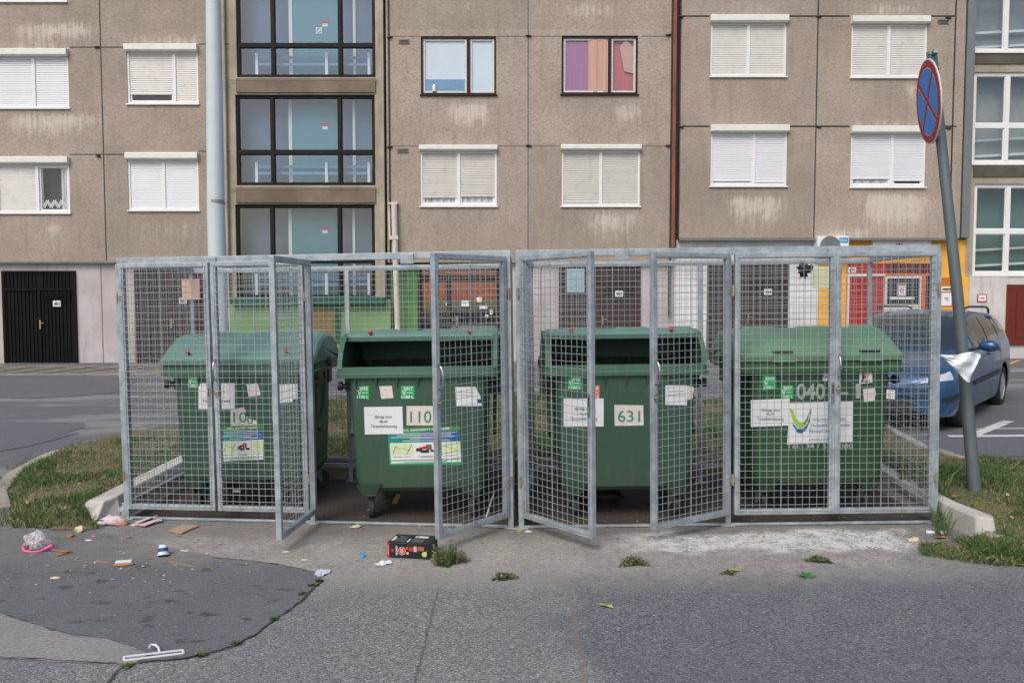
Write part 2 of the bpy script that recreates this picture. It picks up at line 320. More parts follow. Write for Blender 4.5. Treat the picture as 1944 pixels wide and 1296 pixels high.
# ================================================================ GROUND
def ground_mat():
    g = NG('old asphalt'); v = g.coord(True); q = g.sep(v); X, Y = q[0], q[1]
    wob = g.noise(v, 2.2, 5, .6); wob2 = g.noise(v, 9, 4, .65); wv = g.ma('MULTIPLY', g.ma('SUBTRACT', wob, .5), .9)
    Xw = g.ma('ADD', X, wv); Yw = g.ma('ADD', Y, g.ma('MULTIPLY', wv, .6))
    peb = g.vor(v, 125, 'Color'); pe = g.sep(peb); pd = g.vor(v, 125); fine = g.noise(v, 190, 2); big = g.noise(v, 1.1, 5, .6)
    coarse = g.mix(g.ramp(pe[0], 0, 1, 0, 1, False), hexs(90,91,92), hexs(152,151,149))
    coarse = g.mix(g.ma('MULTIPLY', g.ramp(pe[1], .9, .97), .8), coarse, hexs(190,186,178))
    coarse = g.mix(g.ramp(pd, .45, .75, 0, .45), coarse, hexs(66,70,76)); coarse = g.mix(g.ramp(big, .35, .7, 0, .35), coarse, hexs(98,101,104))
    dark = g.mix(g.ramp(pe[0], 0, 1, 0, 1, False), hexs(68,71,75), hexs(130,132,134))
    dark = g.mix(g.ma('MULTIPLY', g.ramp(pe[2], .94, .99), .7), dark, hexs(168,166,158)); dark = g.mix(g.ma('MULTIPLY', g.ramp(pe[1], .88, .97), .6), dark, hexs(50,53,58)); dark = g.mix(g.ramp(big, .35, .7, 0, .3), dark, hexs(84,88,92))
    spots = g.ramp(g.noise(v, 6.5, 3, .5), .66, .72); dark = g.mix(g.ma('MULTIPLY', spots, .35), dark, hexs(58,60,64))
    oil = g.ramp(g.noise(v, 1.7, 5, .7, .4), .58, .72); coarse = g.mix(g.ma('MULTIPLY', oil, .3), coarse, hexs(74,75,78)); dark = g.mix(g.ma('MULTIPLY', oil, .3), dark, hexs(68,72,77))
    lite = g.ramp(g.noise(v, .8, 6, .7, .2), .52, .7); dark = g.mix(g.ma('MULTIPLY', lite, .35), dark, hexs(134,134,134)); coarse = g.mix(g.ma('MULTIPLY', lite, .25), coarse, hexs(150,148,144))
    right = g.ramp(Xw, .25, .42)                       # newer asphalt laid right of the joint
    c = g.mix(right, coarse, dark)
    # joint between the two lays and a second joint in the left one
    j1 = g.ma('ABSOLUTE', g.ma('ADD', g.ma('SUBTRACT', X, .325), g.ma('MULTIPLY', g.ma('SUBTRACT', wob2, .5), .03)))
    j2 = g.ma('ABSOLUTE', g.ma('ADD', g.ma('ADD', X, .43), g.ma('MULTIPLY', g.ma('SUBTRACT', wob2, .5), .03)))
    near = g.ramp(Y, -1.12, -1.3)
    c = g.mix(g.ma('MULTIPLY', g.ma('MULTIPLY', g.ramp(j1, .016, .004), near), .75), c, hexs(120,112,100))
    c = g.mix(g.ma('MULTIPLY', g.ma('MULTIPLY', g.ramp(j2, .010, .003), near), .6), c, hexs(66,66,68))
    # sandy dust strip in front of the enclosure
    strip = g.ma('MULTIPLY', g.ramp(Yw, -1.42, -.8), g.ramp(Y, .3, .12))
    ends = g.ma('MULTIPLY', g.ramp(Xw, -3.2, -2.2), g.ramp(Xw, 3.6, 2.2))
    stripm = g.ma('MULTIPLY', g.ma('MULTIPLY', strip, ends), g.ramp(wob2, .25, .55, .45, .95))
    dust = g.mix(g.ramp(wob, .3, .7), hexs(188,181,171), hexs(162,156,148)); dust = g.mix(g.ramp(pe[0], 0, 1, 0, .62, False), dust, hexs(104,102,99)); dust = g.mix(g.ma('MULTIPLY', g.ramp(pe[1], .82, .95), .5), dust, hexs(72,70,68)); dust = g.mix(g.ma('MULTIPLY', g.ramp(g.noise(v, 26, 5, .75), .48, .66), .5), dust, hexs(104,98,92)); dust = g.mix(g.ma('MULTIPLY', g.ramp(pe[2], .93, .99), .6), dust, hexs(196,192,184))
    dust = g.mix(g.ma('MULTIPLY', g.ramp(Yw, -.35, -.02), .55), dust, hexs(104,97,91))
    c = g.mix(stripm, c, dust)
    # grey cement wash, worn through to the stones
    wash = g.ma('MULTIPLY', g.ma('MULTIPLY', g.ramp(Xw, .55, 1.1), g.ramp(Xw, 2.95, 2.55)), g.ma('MULTIPLY', g.ramp(Yw, -.66, -.52), g.ramp(Yw, -.1, -.22)))
    wear = g.ramp(g.ma('ADD', g.ma('ADD', g.ma('MULTIPLY', wob2, .55), g.ma('MULTIPLY', g.noise(v, 30, 4, .7), .45)), g.ma('MULTIPLY', pe[0], .22)), .52, .66)
    c = g.mix(g.ma('MULTIPLY', g.ma('MULTIPLY', wash, wear), .95), c, hexs(208,208,206))
    # the road behind: patched
    back = g.ramp(Y, 1.6, 2.2); road = g.mix(g.ramp(g.noise(g.map(v, (.16,.5,1)), 2.0, 4, .6), .42, .52), hexs(134,132,132), hexs(100,102,106))
    road = g.mix(g.ramp(pe[0], 0, 1, 0, .3, False), road, hexs(84,84,86)); c = g.mix(back, c, road)
    g.bsdf(c, g.ramp(wob2, .3, .7, .78, .95), 0, g.ma('ADD', g.ma('MULTIPLY', pd, -1), g.ma('MULTIPLY', fine, .4)), .5, .006)
    return g.mat
def asphalt(name, a, b, peb=.3, sc=110, spot=.0, spotcol=(.03,.03,.032), dusty=False):
    g = NG(name); v = g.coord(True); p = g.sep(g.vor(v, sc, 'Color')); n = g.noise(v, 1.5, 5, .6); n2 = g.noise(g.map(v, (1,1.6,1)), 7, 3, .5)
    c = g.mix(g.ramp(p[0], 0, 1, 0, 1, False), a, b); c = g.mix(g.ramp(n, .35, .7, 0, .3), c, tuple(x*.8 for x in a))
    c = g.mix(g.ma('MULTIPLY', g.ramp(p[1], .96, .99), peb), c, hexs(180,176,168))
    if spot: c = g.mix(g.ma('MULTIPLY', g.ramp(n2, .6, .68), spot), c, spotcol)
    if dusty:
        q = g.sep(v); wb = g.noise(v, 2.2, 5, .6); yw = g.ma('ADD', q[1], g.ma('MULTIPLY', g.ma('SUBTRACT', wb, .5), .5)); c = g.mix(g.ma('MULTIPLY', g.ma('MULTIPLY', g.ramp(yw, -.95, -.35), g.ramp(g.noise(v, 9, 4, .65), .3, .6, .3, 1)), g.ramp(q[0], -3.6, -2.0, .25, .8)), c, hexs(138,132,124))
        c = g.mix(g.ramp(g.noise(v, 1.1, 5, .7), .5, .72, 0, .4), c, hexs(118,118,119))
    g.bsdf(c, .88, 0, g.vor(v, sc), .35, -.004); return g.mat
M['patch'] = asphalt('dark patch asphalt', hexs(88,90,93), hexs(112,113,115), .4, 140, .6, dusty=True)
M['patchl'] = asphalt('light patch asphalt', hexs(122,118,118), hexs(154,150,147), .3, 120)
M['patchb'] = asphalt('road patch asphalt', hexs(90,92,97), hexs(104,106,110), .1, 60)
M['slab'] = asphalt('stained and shade darkened enclosure floor', hexs(58,51,47), hexs(84,75,68), .2, 90, .6, (.06,.035,.024))  # stained brown floor, base darkened to paint in shade under the bins
M['paintw'] = pm('worn white road paint', (.6,.6,.58), .8, 0, .2, 5, .6, (.16,.16,.17))
M['painty'] = pm('worn yellow road paint', (.55,.36,.1), .8, 0, .2, 5, .5, (.16,.15,.15))
def frange(a, b, s):
    n = int(round((b-a)/s)); return [a + (b-a)*i/n for i in range(n+1)]
def sheet(name, xs, ys, h, mat, label=None):
    mb = MB(); vs = [(x, y, gz(x, y)+h) for y in ys for x in xs]; n = len(xs)
    mb.add(vs, [(j*n+i, j*n+i+1, (j+1)*n+i+1, (j+1)*n+i) for j in range(len(ys)-1) for i in range(n-1)])
    return tag(mb.build(name, mat), kind='structure')
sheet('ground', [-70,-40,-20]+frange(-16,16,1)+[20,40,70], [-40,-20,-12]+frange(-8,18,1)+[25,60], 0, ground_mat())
def patch(name, pts, mat, h=.004, jit=0.0, sub=6, world=False, kind='structure'):
    ring = []
    W = [Vector((p[0], p[1])) if world else G(*p).to_2d() for p in pts]
    for i, a in enumerate(W):
        b = W[(i+1) % len(W)]
        for k in range(sub):
            p = a.lerp(b, k/sub); n = Vector((b.y-a.y, a.x-b.x)); n = n.normalized() if n.length else n
            p = p + n*jit*mnoise.noise(Vector((p.x*9, p.y*9, 3)))*2; ring.append((p.x, p.y, gz(p.x, p.y)+h))
    mb = MB().add(ring, [tuple(range(len(ring)))])
    bm = bmesh.new(); vs = [bm.verts.new(v) for v in ring]; bm.faces.new(vs); bmesh.ops.triangulate(bm, faces=bm.faces[:])
    me = bpy.data.meshes.new(name); bm.to_mesh(me); bm.free(); me.materials.append(mat)
    o = bpy.data.objects.new(name, me); COL.objects.link(o); return tag(o, kind=kind)
patch('asphalt_patch', [(-500,1010),(-60,1000),(60,1008),(160,1006),(250,1022),(330,1042),(420,1058),(520,1070),(600,1085),(612,1102),(570,1143),(520,1178),(484,1206),(440,1228),(400,1240),(345,1252),(262,1259),(282,1246),(255,1228),(205,1212),(140,1206),(100,1195),(40,1176),(-10,1160),(-500,1100)], M['patch'], .004, .012)
patch('asphalt_patch', [(-500,1104),(-10,1161),(40,1177),(100,1196),(140,1207),(205,1213),(254,1229),(281,1247),(255,1259),(232,1262),(120,1256),(0,1250),(-500,1240)], M['patchl'], .004, .012)
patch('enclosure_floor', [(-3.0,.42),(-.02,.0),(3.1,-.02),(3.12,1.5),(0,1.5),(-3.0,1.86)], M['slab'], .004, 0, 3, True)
for pts in ([(-300,716),(0,713),(110,712),(235,716),(262,722),(230,744),(150,752),(60,757),(0,755),(-300,760)],[(-300,795),(0,800),(160,802),(158,812),(120,824),(150,822),(60,846),(0,857),(-300,860)],
            [(1700,880),(1840,868),(2100,862),(2400,880),(2400,800),(2050,800),(1900,808),(1830,830)]):
    patch('asphalt_patch', pts, M['patchb'], .006, .02)
# cracks with moss
def crack(pts, wd, mat, name='road_crack'):
    mb = MB(); W = []
    for a, b in zip(pts[:-1], pts[1:]):
        for k in range(6): W.append(G(lerp(a[0], b[0], k/6), lerp(a[1], b[1], k/6)))
    vs = []
    for i, p in enumerate(W):
        d = (W[min(i+1, len(W)-1)] - W[max(i-1, 0)]); n = Vector((d.y, -d.x, 0)).normalized()
        p = p + n*.012*mnoise.noise(Vector((i*.8, 0, wd*99))); q = wd*(.5 + abs(mnoise.noise(Vector((i*.5, 5, 0))))*1.6)
        for s in (-1, 1): r = p + n*q*s; vs.append((r.x, r.y, gz(r.x, r.y)+.008))
    mb.add(vs, [(2*i, 2*i+1, 2*i+3, 2*i+2) for i in range(len(W)-1)]); return tag(mb.build(name, mat), kind='structure')
M['crackm'] = pm('crack dirt and moss', (.05,.047,.032), .95, 0, .5, 12, .6, (.12,.12,.05), world=True)
crack([(612,1100),(570,1143),(520,1178),(484,1206),(440,1228),(400,1240),(345,1252),(262,1259),(225,1270),(205,1296),(190,1330)], .007, M['crackm'])
crack([(-80,1247),(0,1249),(120,1255),(240,1261)], .004, M['crackm'])
crack([(400,1060),(480,1066),(560,1078),(600,1088)], .004, M['crackm'])
# road markings far behind
def strip(p, q, wd, mat, h=.009, name='road_marking'):
    a, b = G(*p), G(*q); n = int(max(2, (b-a).length/.8)); mb = MB(); d = (b-a); nn = Vector((d.y, -d.x, 0)).normalized()*wd/2; vs = []
    for i in range(n+1):
        c = a.lerp(b, i/n)
        for s in (-1, 1): r = c + nn*s; vs.append((r.x, r.y, gz(r.x, r.y)+h))
    mb.add(vs, [(2*i, 2*i+1, 2*i+3, 2*i+2) for i in range(n)]); return tag(mb.build(name, mat), kind='structure')
for i in range(9): strip((-120+i*57, 711), (10+i*57, 694), .10, M['painty'])
strip((-300,712),(430,711), .09, M['paintw'])
for i in range(5): strip((1890+i*60, 702), (1935+i*70, 684), .10, M['painty'])
strip((1780,705),(2300,703), .09, M['paintw'])
strip((1800,829),(2200,826), .13, M['paintw']); strip((1846,828),(1905,804), .13, M['paintw'], .011); strip((1905,803),(1916,800), .13, M['paintw'])
strip((1850,815),(2150,812), .06, M['paintw'])
# grass island
ISL = [G(x, y, h).to_2d() for x, y, h in [(185,1003,0),(110,1000,.02),(60,985,.05),(22,950,.07),(14,918,.08),(40,882,.1),(110,845,.1),(230,815,.1),(340,799,.1),(500,772,.1),(655,755,.1),(850,738,.1),(1025,733,.1),(1200,738,.1),(1349,754,.1),(1500,770,.1),(1660,793,.1),(1740,835,.1),(1830,862,.1),(1944,874,.1),(2150,885,.1)]]
ISL += [Vector((8.0,1.6)), Vector((8.0,-1.9))] + [G(x, y).to_2d() for x, y in [(2050,1110),(1944,1068),(1870,1062),(1820,1056),(1770,1048),(1752,1036),(1768,1022)]]
ISL += [Vector((3.2,-.35)), Vector((3.2,1.58)), Vector((0,1.58)), Vector((-3.0,1.94)), Vector((-3.12,1.6)), Vector((-3.2,.25))]
PADY = lambda x: 1.54 + max(0, -x)*.12
def inside(x, y, poly=ISL):
    c = False; n = len(poly); j = n-1
    for i in range(n):
        a, b = poly[i], poly[j]
        if (a.y > y) != (b.y > y) and x < (b.x-a.x)*(y-a.y)/(b.y-a.y)+a.x: c = not c
        j = i
    return c
def edist(x, y, poly=ISL):
    p = Vector((x, y)); best = 9
    for i in range(len(poly)):
        a, b = poly[i], poly[(i+1) % len(poly)]; d = b-a; t = clamp((p-a).dot(d)/max(1e-9, d.length_squared)); best = min(best, (a+d*t-p).length)
    return best
def padd(x, y):
    dx = max(-3.05-x, 0, x-3.2); dy = max(0, y-PADY(x)); return math.hypot(dx, dy)
def ih(x, y):
    e = edist(x, y); near = clamp(1-padd(x, y)/.8)
    if y < -.05 and x > 0: return .012 + .045*clamp(e/.5) + .05*clamp((y+.6)/.6)
    return .012 + .085*clamp(e/.16) + .09*near*clamp(e/.3 if y < .35 or y > 1.6 else 1) + .02*mnoise.noise(Vector((x*2, y*2, 0)))
def soil():
    mb = MB(); st = .07; xs = frange(-5.2, 8.0, st); ys = frange(-2.0, 7.6, st); idx = {}
    def vid(i, j):
        if (i, j) not in idx:
            x, y = xs[i], ys[j]; idx[(i, j)] = len(mb.v); ins = inside(x, y)
            mb.v.append((x, y, gz(x, y) + (ih(x, y) if ins else .006)))
        return idx[(i, j)]
    for i in range(len(xs)-1):
        for j in range(len(ys)-1):
            cx, cy = xs[i]+st/2, ys[j]+st/2
            if -3.04 < cx < 3.2 and -.5 < cy < PADY(cx): continue
            if inside(cx, cy): mb.f.append((vid(i, j), vid(i+1, j), vid(i+1, j+1), vid(i, j+1))); mb.m.append(0)
    g = NG('dry soil and thatch'); v = g.coord(True); n = g.noise(v, 5, 6, .65); n2 = g.noise(v, 60, 3)
    c = g.mix(g.ramp(n, .35, .65), hexs(96,96,60), hexs(122,112,84)); c = g.mix(g.ramp(n2, .4, .7), c, hexs(70,66,48)); g.bsdf(c, .95, 0, n2, .6, .01)
    return tag(mb.build('ground_soil', g.mat, smooth=True), kind='structure')
soil()
def grassmat(name, a, b, c3):
    g = NG(name); v = g.coord(True); n = g.noise(v, 3.5, 4, .6); n2 = g.noise(v, 45, 2); c = g.mix(g.ramp(n, .38, .62), a, b); c = g.mix(g.ma('MULTIPLY', g.ramp(n2, .5, .68), .6), c, c3)
    b_ = g.bsdf(c, .7); g.mat.use_backface_culling = False; return g.mat
M['grass'] = grassmat('grass', (.045,.115,.022), (.07,.14,.032), (.15,.17,.06)); M['dry'] = grassmat('dry grass', (.3,.25,.13), (.24,.19,.09), (.38,.32,.2))
M['weed'] = grassmat('weed leaves', (.06,.11,.028), (.085,.135,.04), (.13,.13,.05))
def blade(mb, x, y, z, h, a, lean, wd, mi):
    dx, dy = math.cos(a), math.sin(a); lx, ly = math.cos(a+lean[1])*lean[0]*h, math.sin(a+lean[1])*lean[0]*h
    mb.v += [(x-dx*wd, y-dy*wd, z), (x+dx*wd, y+dy*wd, z), (x+lx*.4+dx*wd*.8, y+ly*.4+dy*wd*.8, z+h*.55), (x+lx*.4-dx*wd*.8, y+ly*.4-dy*wd*.8, z+h*.55), (x+lx, y+ly, z+h*(1-.35*lean[0]))]
    o = len(mb.v)-5; mb.f += [(o, o+1, o+2, o+3), (o+3, o+2, o+4)]; mb.m += [mi, mi]
def grow():
    mb = MB(); rnd = random.Random(3)
    def region(x0, x1, y0, y1, n, hs):
        for _ in range(n):
            x, y = rnd.uniform(x0, x1), rnd.uniform(y0, y1)
            if not inside(x, y) or (-3.1 < x < 3.22 and -.5 < y < PADY(x)+.1): continue
            q = mnoise.noise(Vector((x*1.6, y*1.6, 4))); r = mnoise.noise(Vector((x*5, y*5, 9)))
            if q + r*.6 < (-.12 if x < 0 else -.3) and rnd.random() < .8: continue
            dryp = (.42 if x < 0 else .25) if q < .02 else .1
            h = hs*rnd.uniform(.4, 1.25)*(1+q*.9)
            blade(mb, x, y, gz(x, y)+ih(x, y)-.005, h, rnd.uniform(0, 6.28), (rnd.uniform(.1, 1.3), rnd.uniform(0, 6.28)), rnd.uniform(.0018, .0042), 1 if rnd.random() < dryp else 0)
    region(-5.1, -2.9, -.1, 3.6, 34000, .058); region(-3.2, 3.4, 1.5, 3.6, 42000, .1); region(-3.5, 5, 3.4, 7.4, 44000, .1)
    region(3.1, 5.4, -1.3, 1.8, 60000, .075); region(2.95, 4.3, -1.15, .2, 26000, .055); region(5.4, 8, -2, 2, 6000, .1)
    for _ in range(2600):
        p = G(rnd.uniform(-40, 60), rnd.uniform(862, 1000)); q_ = mnoise.noise(Vector((p.x*4, p.y*4, 2)))
        if q_ > -.05 and not inside(p.x, p.y) and edist(p.x, p.y) < .28: blade(mb, p.x, p.y, gz(p.x, p.y), rnd.uniform(.02,.06), rnd.uniform(0, 6.28), (rnd.uniform(.5, 1.5), rnd.uniform(0, 6.28)), .003, 1 if rnd.random() < .45 else 0)
    for _ in range(5200):                                # ragged edge over the asphalt, bottom right and left
        if rnd.random() < .6: p = G(rnd.uniform(1745, 1990), rnd.uniform(1035, 1075))
        else: p = G(rnd.uniform(20, 190), rnd.uniform(975, 1004))
        if edist(p.x, p.y) < .12 and not (-3.0 < p.x < 3.05 and p.y > -.1): blade(mb, p.x, p.y, gz(p.x, p.y)+.003, rnd.uniform(.02,.07), rnd.uniform(0, 6.28), (rnd.uniform(.5, 1.5), rnd.uniform(0, 6.28)), .0035, 1 if rnd.random() < .3 else 0)
    tag(mb.build('grass', [M['grass'], M['dry']]), kind='stuff', label='patchy green and straw coloured grass around the bin enclosure')
grow()
# fallen leaves
lf = MB(); rnd = random.Random(5)
for _ in range(520):
    if rnd.random() < .45: x, y = rnd.uniform(3.3, 5.2), rnd.uniform(-.9, 1.6)
    elif rnd.random() < .5: x, y = rnd.uniform(1.5, 4.8), rnd.uniform(1.6, 3.6)
    else: x, y = rnd.uniform(-5, -3.1), rnd.uniform(0, 3)
    if not inside(x, y) or (-3.04 < x < 3.21 and y < 1.56): continue
    z = gz(x, y)+ih(x, y)+rnd.uniform(.01, .05); a = rnd.uniform(0, 6.28); s = rnd.uniform(.008, .024); d = Vector((math.cos(a), math.sin(a), rnd.uniform(-.5,.5)))*s; e = Vector((-math.sin(a), math.cos(a), rnd.uniform(-.6,.6)))*s*.6; c = Vector((x, y, z))
    lf.quad(c-d, c-e, c+d, c+e, rnd.choice([0,0,1]))
M['leafo'] = pm('dry orange leaf', hexs(176,104,62), .8, 0, .3, 30); M['leafb'] = pm('dry tan leaf', hexs(170,140,104), .8, 0, .3, 30)
tag(lf.build('fallen_leaves', [M['leafo'], M['leafb']]), kind='stuff', label='dry orange and tan leaves lying in the grass')
# kerb stones round the island
def kerb(ids, wd, top, name='kerb'):
    mb = MB(); pts = [ISL[i] for i in ids]
    for a, b in zip(pts[:-1], pts[1:]):
        L = (b-a).length; n = max(1, round(L/.32)); d = (b-a)/n; nr = Vector((d.y, -d.x)).normalized()
        for k in range(n):
            p = a+d*k+d*.03; q = a+d*(k+1)-d*.03; r = mnoise.noise(Vector((p.x*3, p.y*3, 1)))*.02
            pts3 = []
            for pt, off in ((p, r), (q, r), (q, -wd+r), (p, -wd+r)):
                w2 = pt + nr*(off); pts3.append((w2.x, w2.y, gz(w2.x, w2.y)-.05))
            mb.prism(pts3, (0, 0, .05+top+r))
    return tag(mb.build(name, M['concrete'], bevel=.012), kind='structure')
kerb([3,4,5,6,7,8], .13, .03); kerb([8,9,10,11,12,13,14,15,16,17,18], .11, .05)
M['conclight'] = plaster('pale broken concrete', hexs(206,204,198), hexs(170,166,158), .6, .3)
def wallblock(name, base, h, label, mat, taper=0.0):
    """base: list of 2D points; h: heights per point"""
    mb = MB(); n = len(base); vs = [(x, y, gz(x, y)-.1) for x, y in base] + [(tx, ty, gz(tx, ty)+hh) for (tx, ty), hh in h]
    mb.add(vs, [tuple(range(n))[::-1], tuple(range(n, 2*n))] + [(k, (k+1)%n, (k+1)%n+n, k+n) for k in range(n)])
    return single(name, mb, mat, label, 'wall', bevel=.015)
a = G(167,1003); b = G(230,985)
wallblock('retaining_wall', [(-3.22,.20),(-3.05,.40),(-3.02,1.95),(-3.22,1.95),(-3.44,.33)], [((-3.14,.31),.165),((-3.10,.44),.18),((-3.06,1.95),.21),((-3.2,1.95),.21),((-3.30,.35),.16)], 'low broken concrete kerb wall with a sloping end left of the left enclosure', M['conclight'])
wallblock('retaining_wall', [(3.14,1.62),(3.14,-.05),(3.17,-.43),(3.31,-.45),(3.36,-.36),(3.27,0),(3.3,1.62)], [((3.14,1.62),.2),((3.14,-.05),.165),((3.19,-.36),.15),((3.29,-.40),.145),((3.33,-.33),.145),((3.25,0),.16),((3.28,1.62),.2)], 'low pale concrete kerb wall running forward beside the right end of the enclosure', M['conclight'])
wallblock('retaining_wall', [(-3.0,1.88),(0,1.52),(3.13,1.52),(3.13,1.66),(0,1.66),(-3.0,2.02)], [((-3.0,1.88),.2),((0,1.52),.2),((3.13,1.52),.2),((3.13,1.66),.2),((0,1.66),.2),((-3.0,2.02),.2)], 'long low dark concrete wall behind the bins at the foot of the grass', M['concdark'])
p = G(1888,1032)
mb = MB().blob((p.x, p.y, gz(p.x, p.y)+.02), .085, .06, .05, .25, 4, 10, 6); single('stone', mb, M['concrete'], 'broken lump of concrete in the grass at the front foot of the right kerb wall', 'stone')
# ================================================================ APARTMENT BUILDING
YA, YS, YM, YR, YT = 15.25, 15.35, 14.97, 15.0, 15.15
bld = thing('apartment_building', 'long brown grey concrete panel apartment building with white shuttered windows behind the bins', 'building', (0, YM, gz(0, YM)))
def facewall(name, X0, X1, Z0, Z1, Y, holes, mat, depth=.16, parent=bld):
    """front skin with rectangular openings (x0,x1,z0,z1) and their reveals"""
    xs = sorted({X0, X1} | {h[0] for h in holes} | {h[1] for h in holes}); zs = sorted({Z0, Z1} | {h[2] for h in holes} | {h[3] for h in holes}); mb = MB()
    for i in range(len(xs)-1):
        for j in range(len(zs)-1):
            cx, cz = (xs[i]+xs[i+1])/2, (zs[j]+zs[j+1])/2
            if any(h[0] < cx < h[1] and h[2] < cz < h[3] for h in holes): continue
            mb.quad((xs[i],Y,zs[j]),(xs[i+1],Y,zs[j]),(xs[i+1],Y,zs[j+1]),(xs[i],Y,zs[j+1]))
    for a, b, c, d in holes:
        e = Y+depth
        mb.quad((a,Y,c),(a,e,c),(a,e,d),(a,Y,d)).quad((b,Y,c),(b,Y,d),(b,e,d),(b,e,c)).quad((a,Y,d),(a,e,d),(b,e,d),(b,Y,d)).quad((a,Y,c),(b,Y,c),(b,e,c),(a,e,c))
    mb.box(X0, X1, Y+.6, Y+.75, Z0, Z1)                    # the solid wall behind
    mb.quad((X0,Y,Z0),(X0,Y+.6,Z0),(X0,Y+.6,Z1),(X0,Y,Z1)).quad((X1,Y,Z0),(X1,Y,Z1),(X1,Y+.6,Z1),(X1,Y+.6,Z0)).quad((X0,Y,Z1),(X0,Y+.6,Z1),(X1,Y+.6,Z1),(X1,Y,Z1)).quad((X0,Y,Z0),(X1,Y,Z0),(X1,Y+.6,Z0),(X0,Y+.6,Z0))
    me = bpy.data.meshes.new(name); me.from_pydata([tuple(Vector(q)-Vector(ROOT[parent.name])) for q in mb.v], [], mb.f); me.materials.append(mat)
    o = bpy.data.objects.new(name, me); COL.objects.link(o); o.parent = parent; ROOT[o.name] = ROOT[parent.name]; return o
def slats(mb, x0, x1, z0, z1, y, pitch=.054, mi=0, dp=.011):
    n = max(1, int((z1-z0)/pitch)); z = z1; 
    for k in range(n):
        za, zb = z1-(z1-z0)*k/n, z1-(z1-z0)*(k+1)/n
        mb.quad((x0,y,za),(x1,y,za),(x1,y-dp,zb+.008),(x0,y-dp,zb+.008), mi).quad((x0,y-dp,zb+.008),(x1,y-dp,zb+.008),(x1,y,zb),(x0,y,zb), mi)
def window(px, Y, mull=.5, sh=('w',1,'w',1), box=True, boxh=.17, split=None, style='white', curt=None):
    X0, X1, Z0, Z1 = RC(*px, Y); zt = Z1-(boxh if box else 0)
    fm = MB(); y = Y+.02; fw = .05; fr = M['framew'] if style == 'white' else M['framed']
    XM = lerp(X0, X1, mull)
    fm.box(X0, X0+fw, y, y+.07, Z0, zt).box(X1-fw, X1, y, y+.07, Z0, zt).box(X0+fw, X1-fw, y, y+.07, zt-fw, zt).box(X0+fw, X1-fw, y, y+.07, Z0, Z0+fw).box(XM-fw*.8, XM+fw*.8, y-.004, y+.07, Z0+fw, zt-fw)
    wo = fm.build('window', fr, bld)
    MB().box(X0-.03, X1+.03, Y-.05, Y+.02, Z0-.035, Z0-.002).build('sill', M['framew'] if style == 'white' else M['framed'], wo)
    if box:
        pr = [(Y-.13, Z1-.005), (Y-.13, zt+.03), (Y-.10, zt), (Y+.02, zt), (Y+.02, Z1+.012), (Y-.09, Z1+.012)]
        b = MB().prism([(X0-.02, a, c) for a, c in pr], (X1-X0+.04, 0, 0))
        if split: xs = lerp(X0, X1, split); b.box(xs-.006, xs+.006, Y-.133, Y-.12, zt+.03, Z1-.005)
        b.build('shutter_box', M['shbox'], wo, bevel=.008)
    for i, (a, b_) in enumerate(((X0+fw, XM-fw*.8), (XM+fw*.8, X1-fw))):
        c, fr_ = sh[2*i], sh[2*i+1]; za = lerp(zt-fw, Z0+fw, fr_)
        if fr_ > 0:
            s = MB(); slats(s, a, b_, za, zt-fw, y+.028); s.box(a, b_, y+.012, y+.03, za-.02 if fr_ < 1 else za, za+.012)
            s.build('shutter', M['shut'+c], wo)
        if fr_ < 1:
            s = MB(); t = .045 if style == 'white' else .05; zl = Z0+fw; zu = zt-fw
            for q in ((a, a+t, zl, zu), (b_-t, b_, zl, zu), (a+t, b_-t, zl, zl+t), (a+t, b_-t, zu-t, zu)): s.box(q[0], q[1], y+.035, y+.06, q[2], q[3])
            s.build('sash', M['framew'] if style == 'white' else M['frameo'], wo)
            MB().quad((a+t-.002, y+.046, zl+t-.002), (b_-t+.002, y+.046, zl+t-.002), (b_-t+.002, y+.046, zu-t+.002), (a+t-.002, y+.046, zu-t+.002)).build('pane', M['glass'], wo)
            k = (curt or {}).get(i)
            if k: k(a, b_, zl, zu, y+.075, wo)
            else: MB().box(a, b_, y+.3, y+.32, zl, zu).build('room_back', M['dark'], wo)
    return wo
def curtain(mat, folds=9, f0=0, f1=1, amp=.02):
    def k(a, b, zl, zu, y, wo):
        mb = MB(); n = 40; xa, xb = lerp(a, b, f0), lerp(a, b, f1); vs = []
        for i in range(n+1):
            x = lerp(xa, xb, i/n); yy = y + amp*math.sin(i/n*folds*6.28 + math.sin(i)*.4); vs += [(x, yy, zl), (x, yy, zu)]
        mb.add(vs, [(2*i, 2*i+2, 2*i+3, 2*i+1) for i in range(n)]); mb.build('curtain', mat, wo, smooth=True)
    return k
def many(*ks):
    def k(*a):
        for q in ks: q(*a)
    return k
def bluek(a, b, zl, zu, y, wo):
    MB().box(a, b, y, y+.01, lerp(zl, zu, .26), zu).build('blind', M['bluecurt'], wo)
    MB().box(a, b, y-.01, y+.01, zl, lerp(zl, zu, .26)).build('sill_board', M['bluedeep'], wo)
    xx = lerp(a, b, .25); MB().lathe([(0,0),(.05,0),(.06,.05),(.04,.1),(.045,.15),(.02,.2),(0,.21)], (xx, y-.05, zl+.02), n=12).build('figurine', M['framew'], wo, smooth=True)
def pinkk(a, b, zl, zu, y, wo):
    n = 12; mb = MB(); xs = [lerp(a, b, 0), lerp(a, b, .62)]
    MB().box(a, lerp(a, b, .62), y, y+.01, zl, zu).build('curtain', M['purple'], wo)
    curtain(M['peach'], 2, .55, 1, .008)(a, b, zl, zu, y-.04, wo)
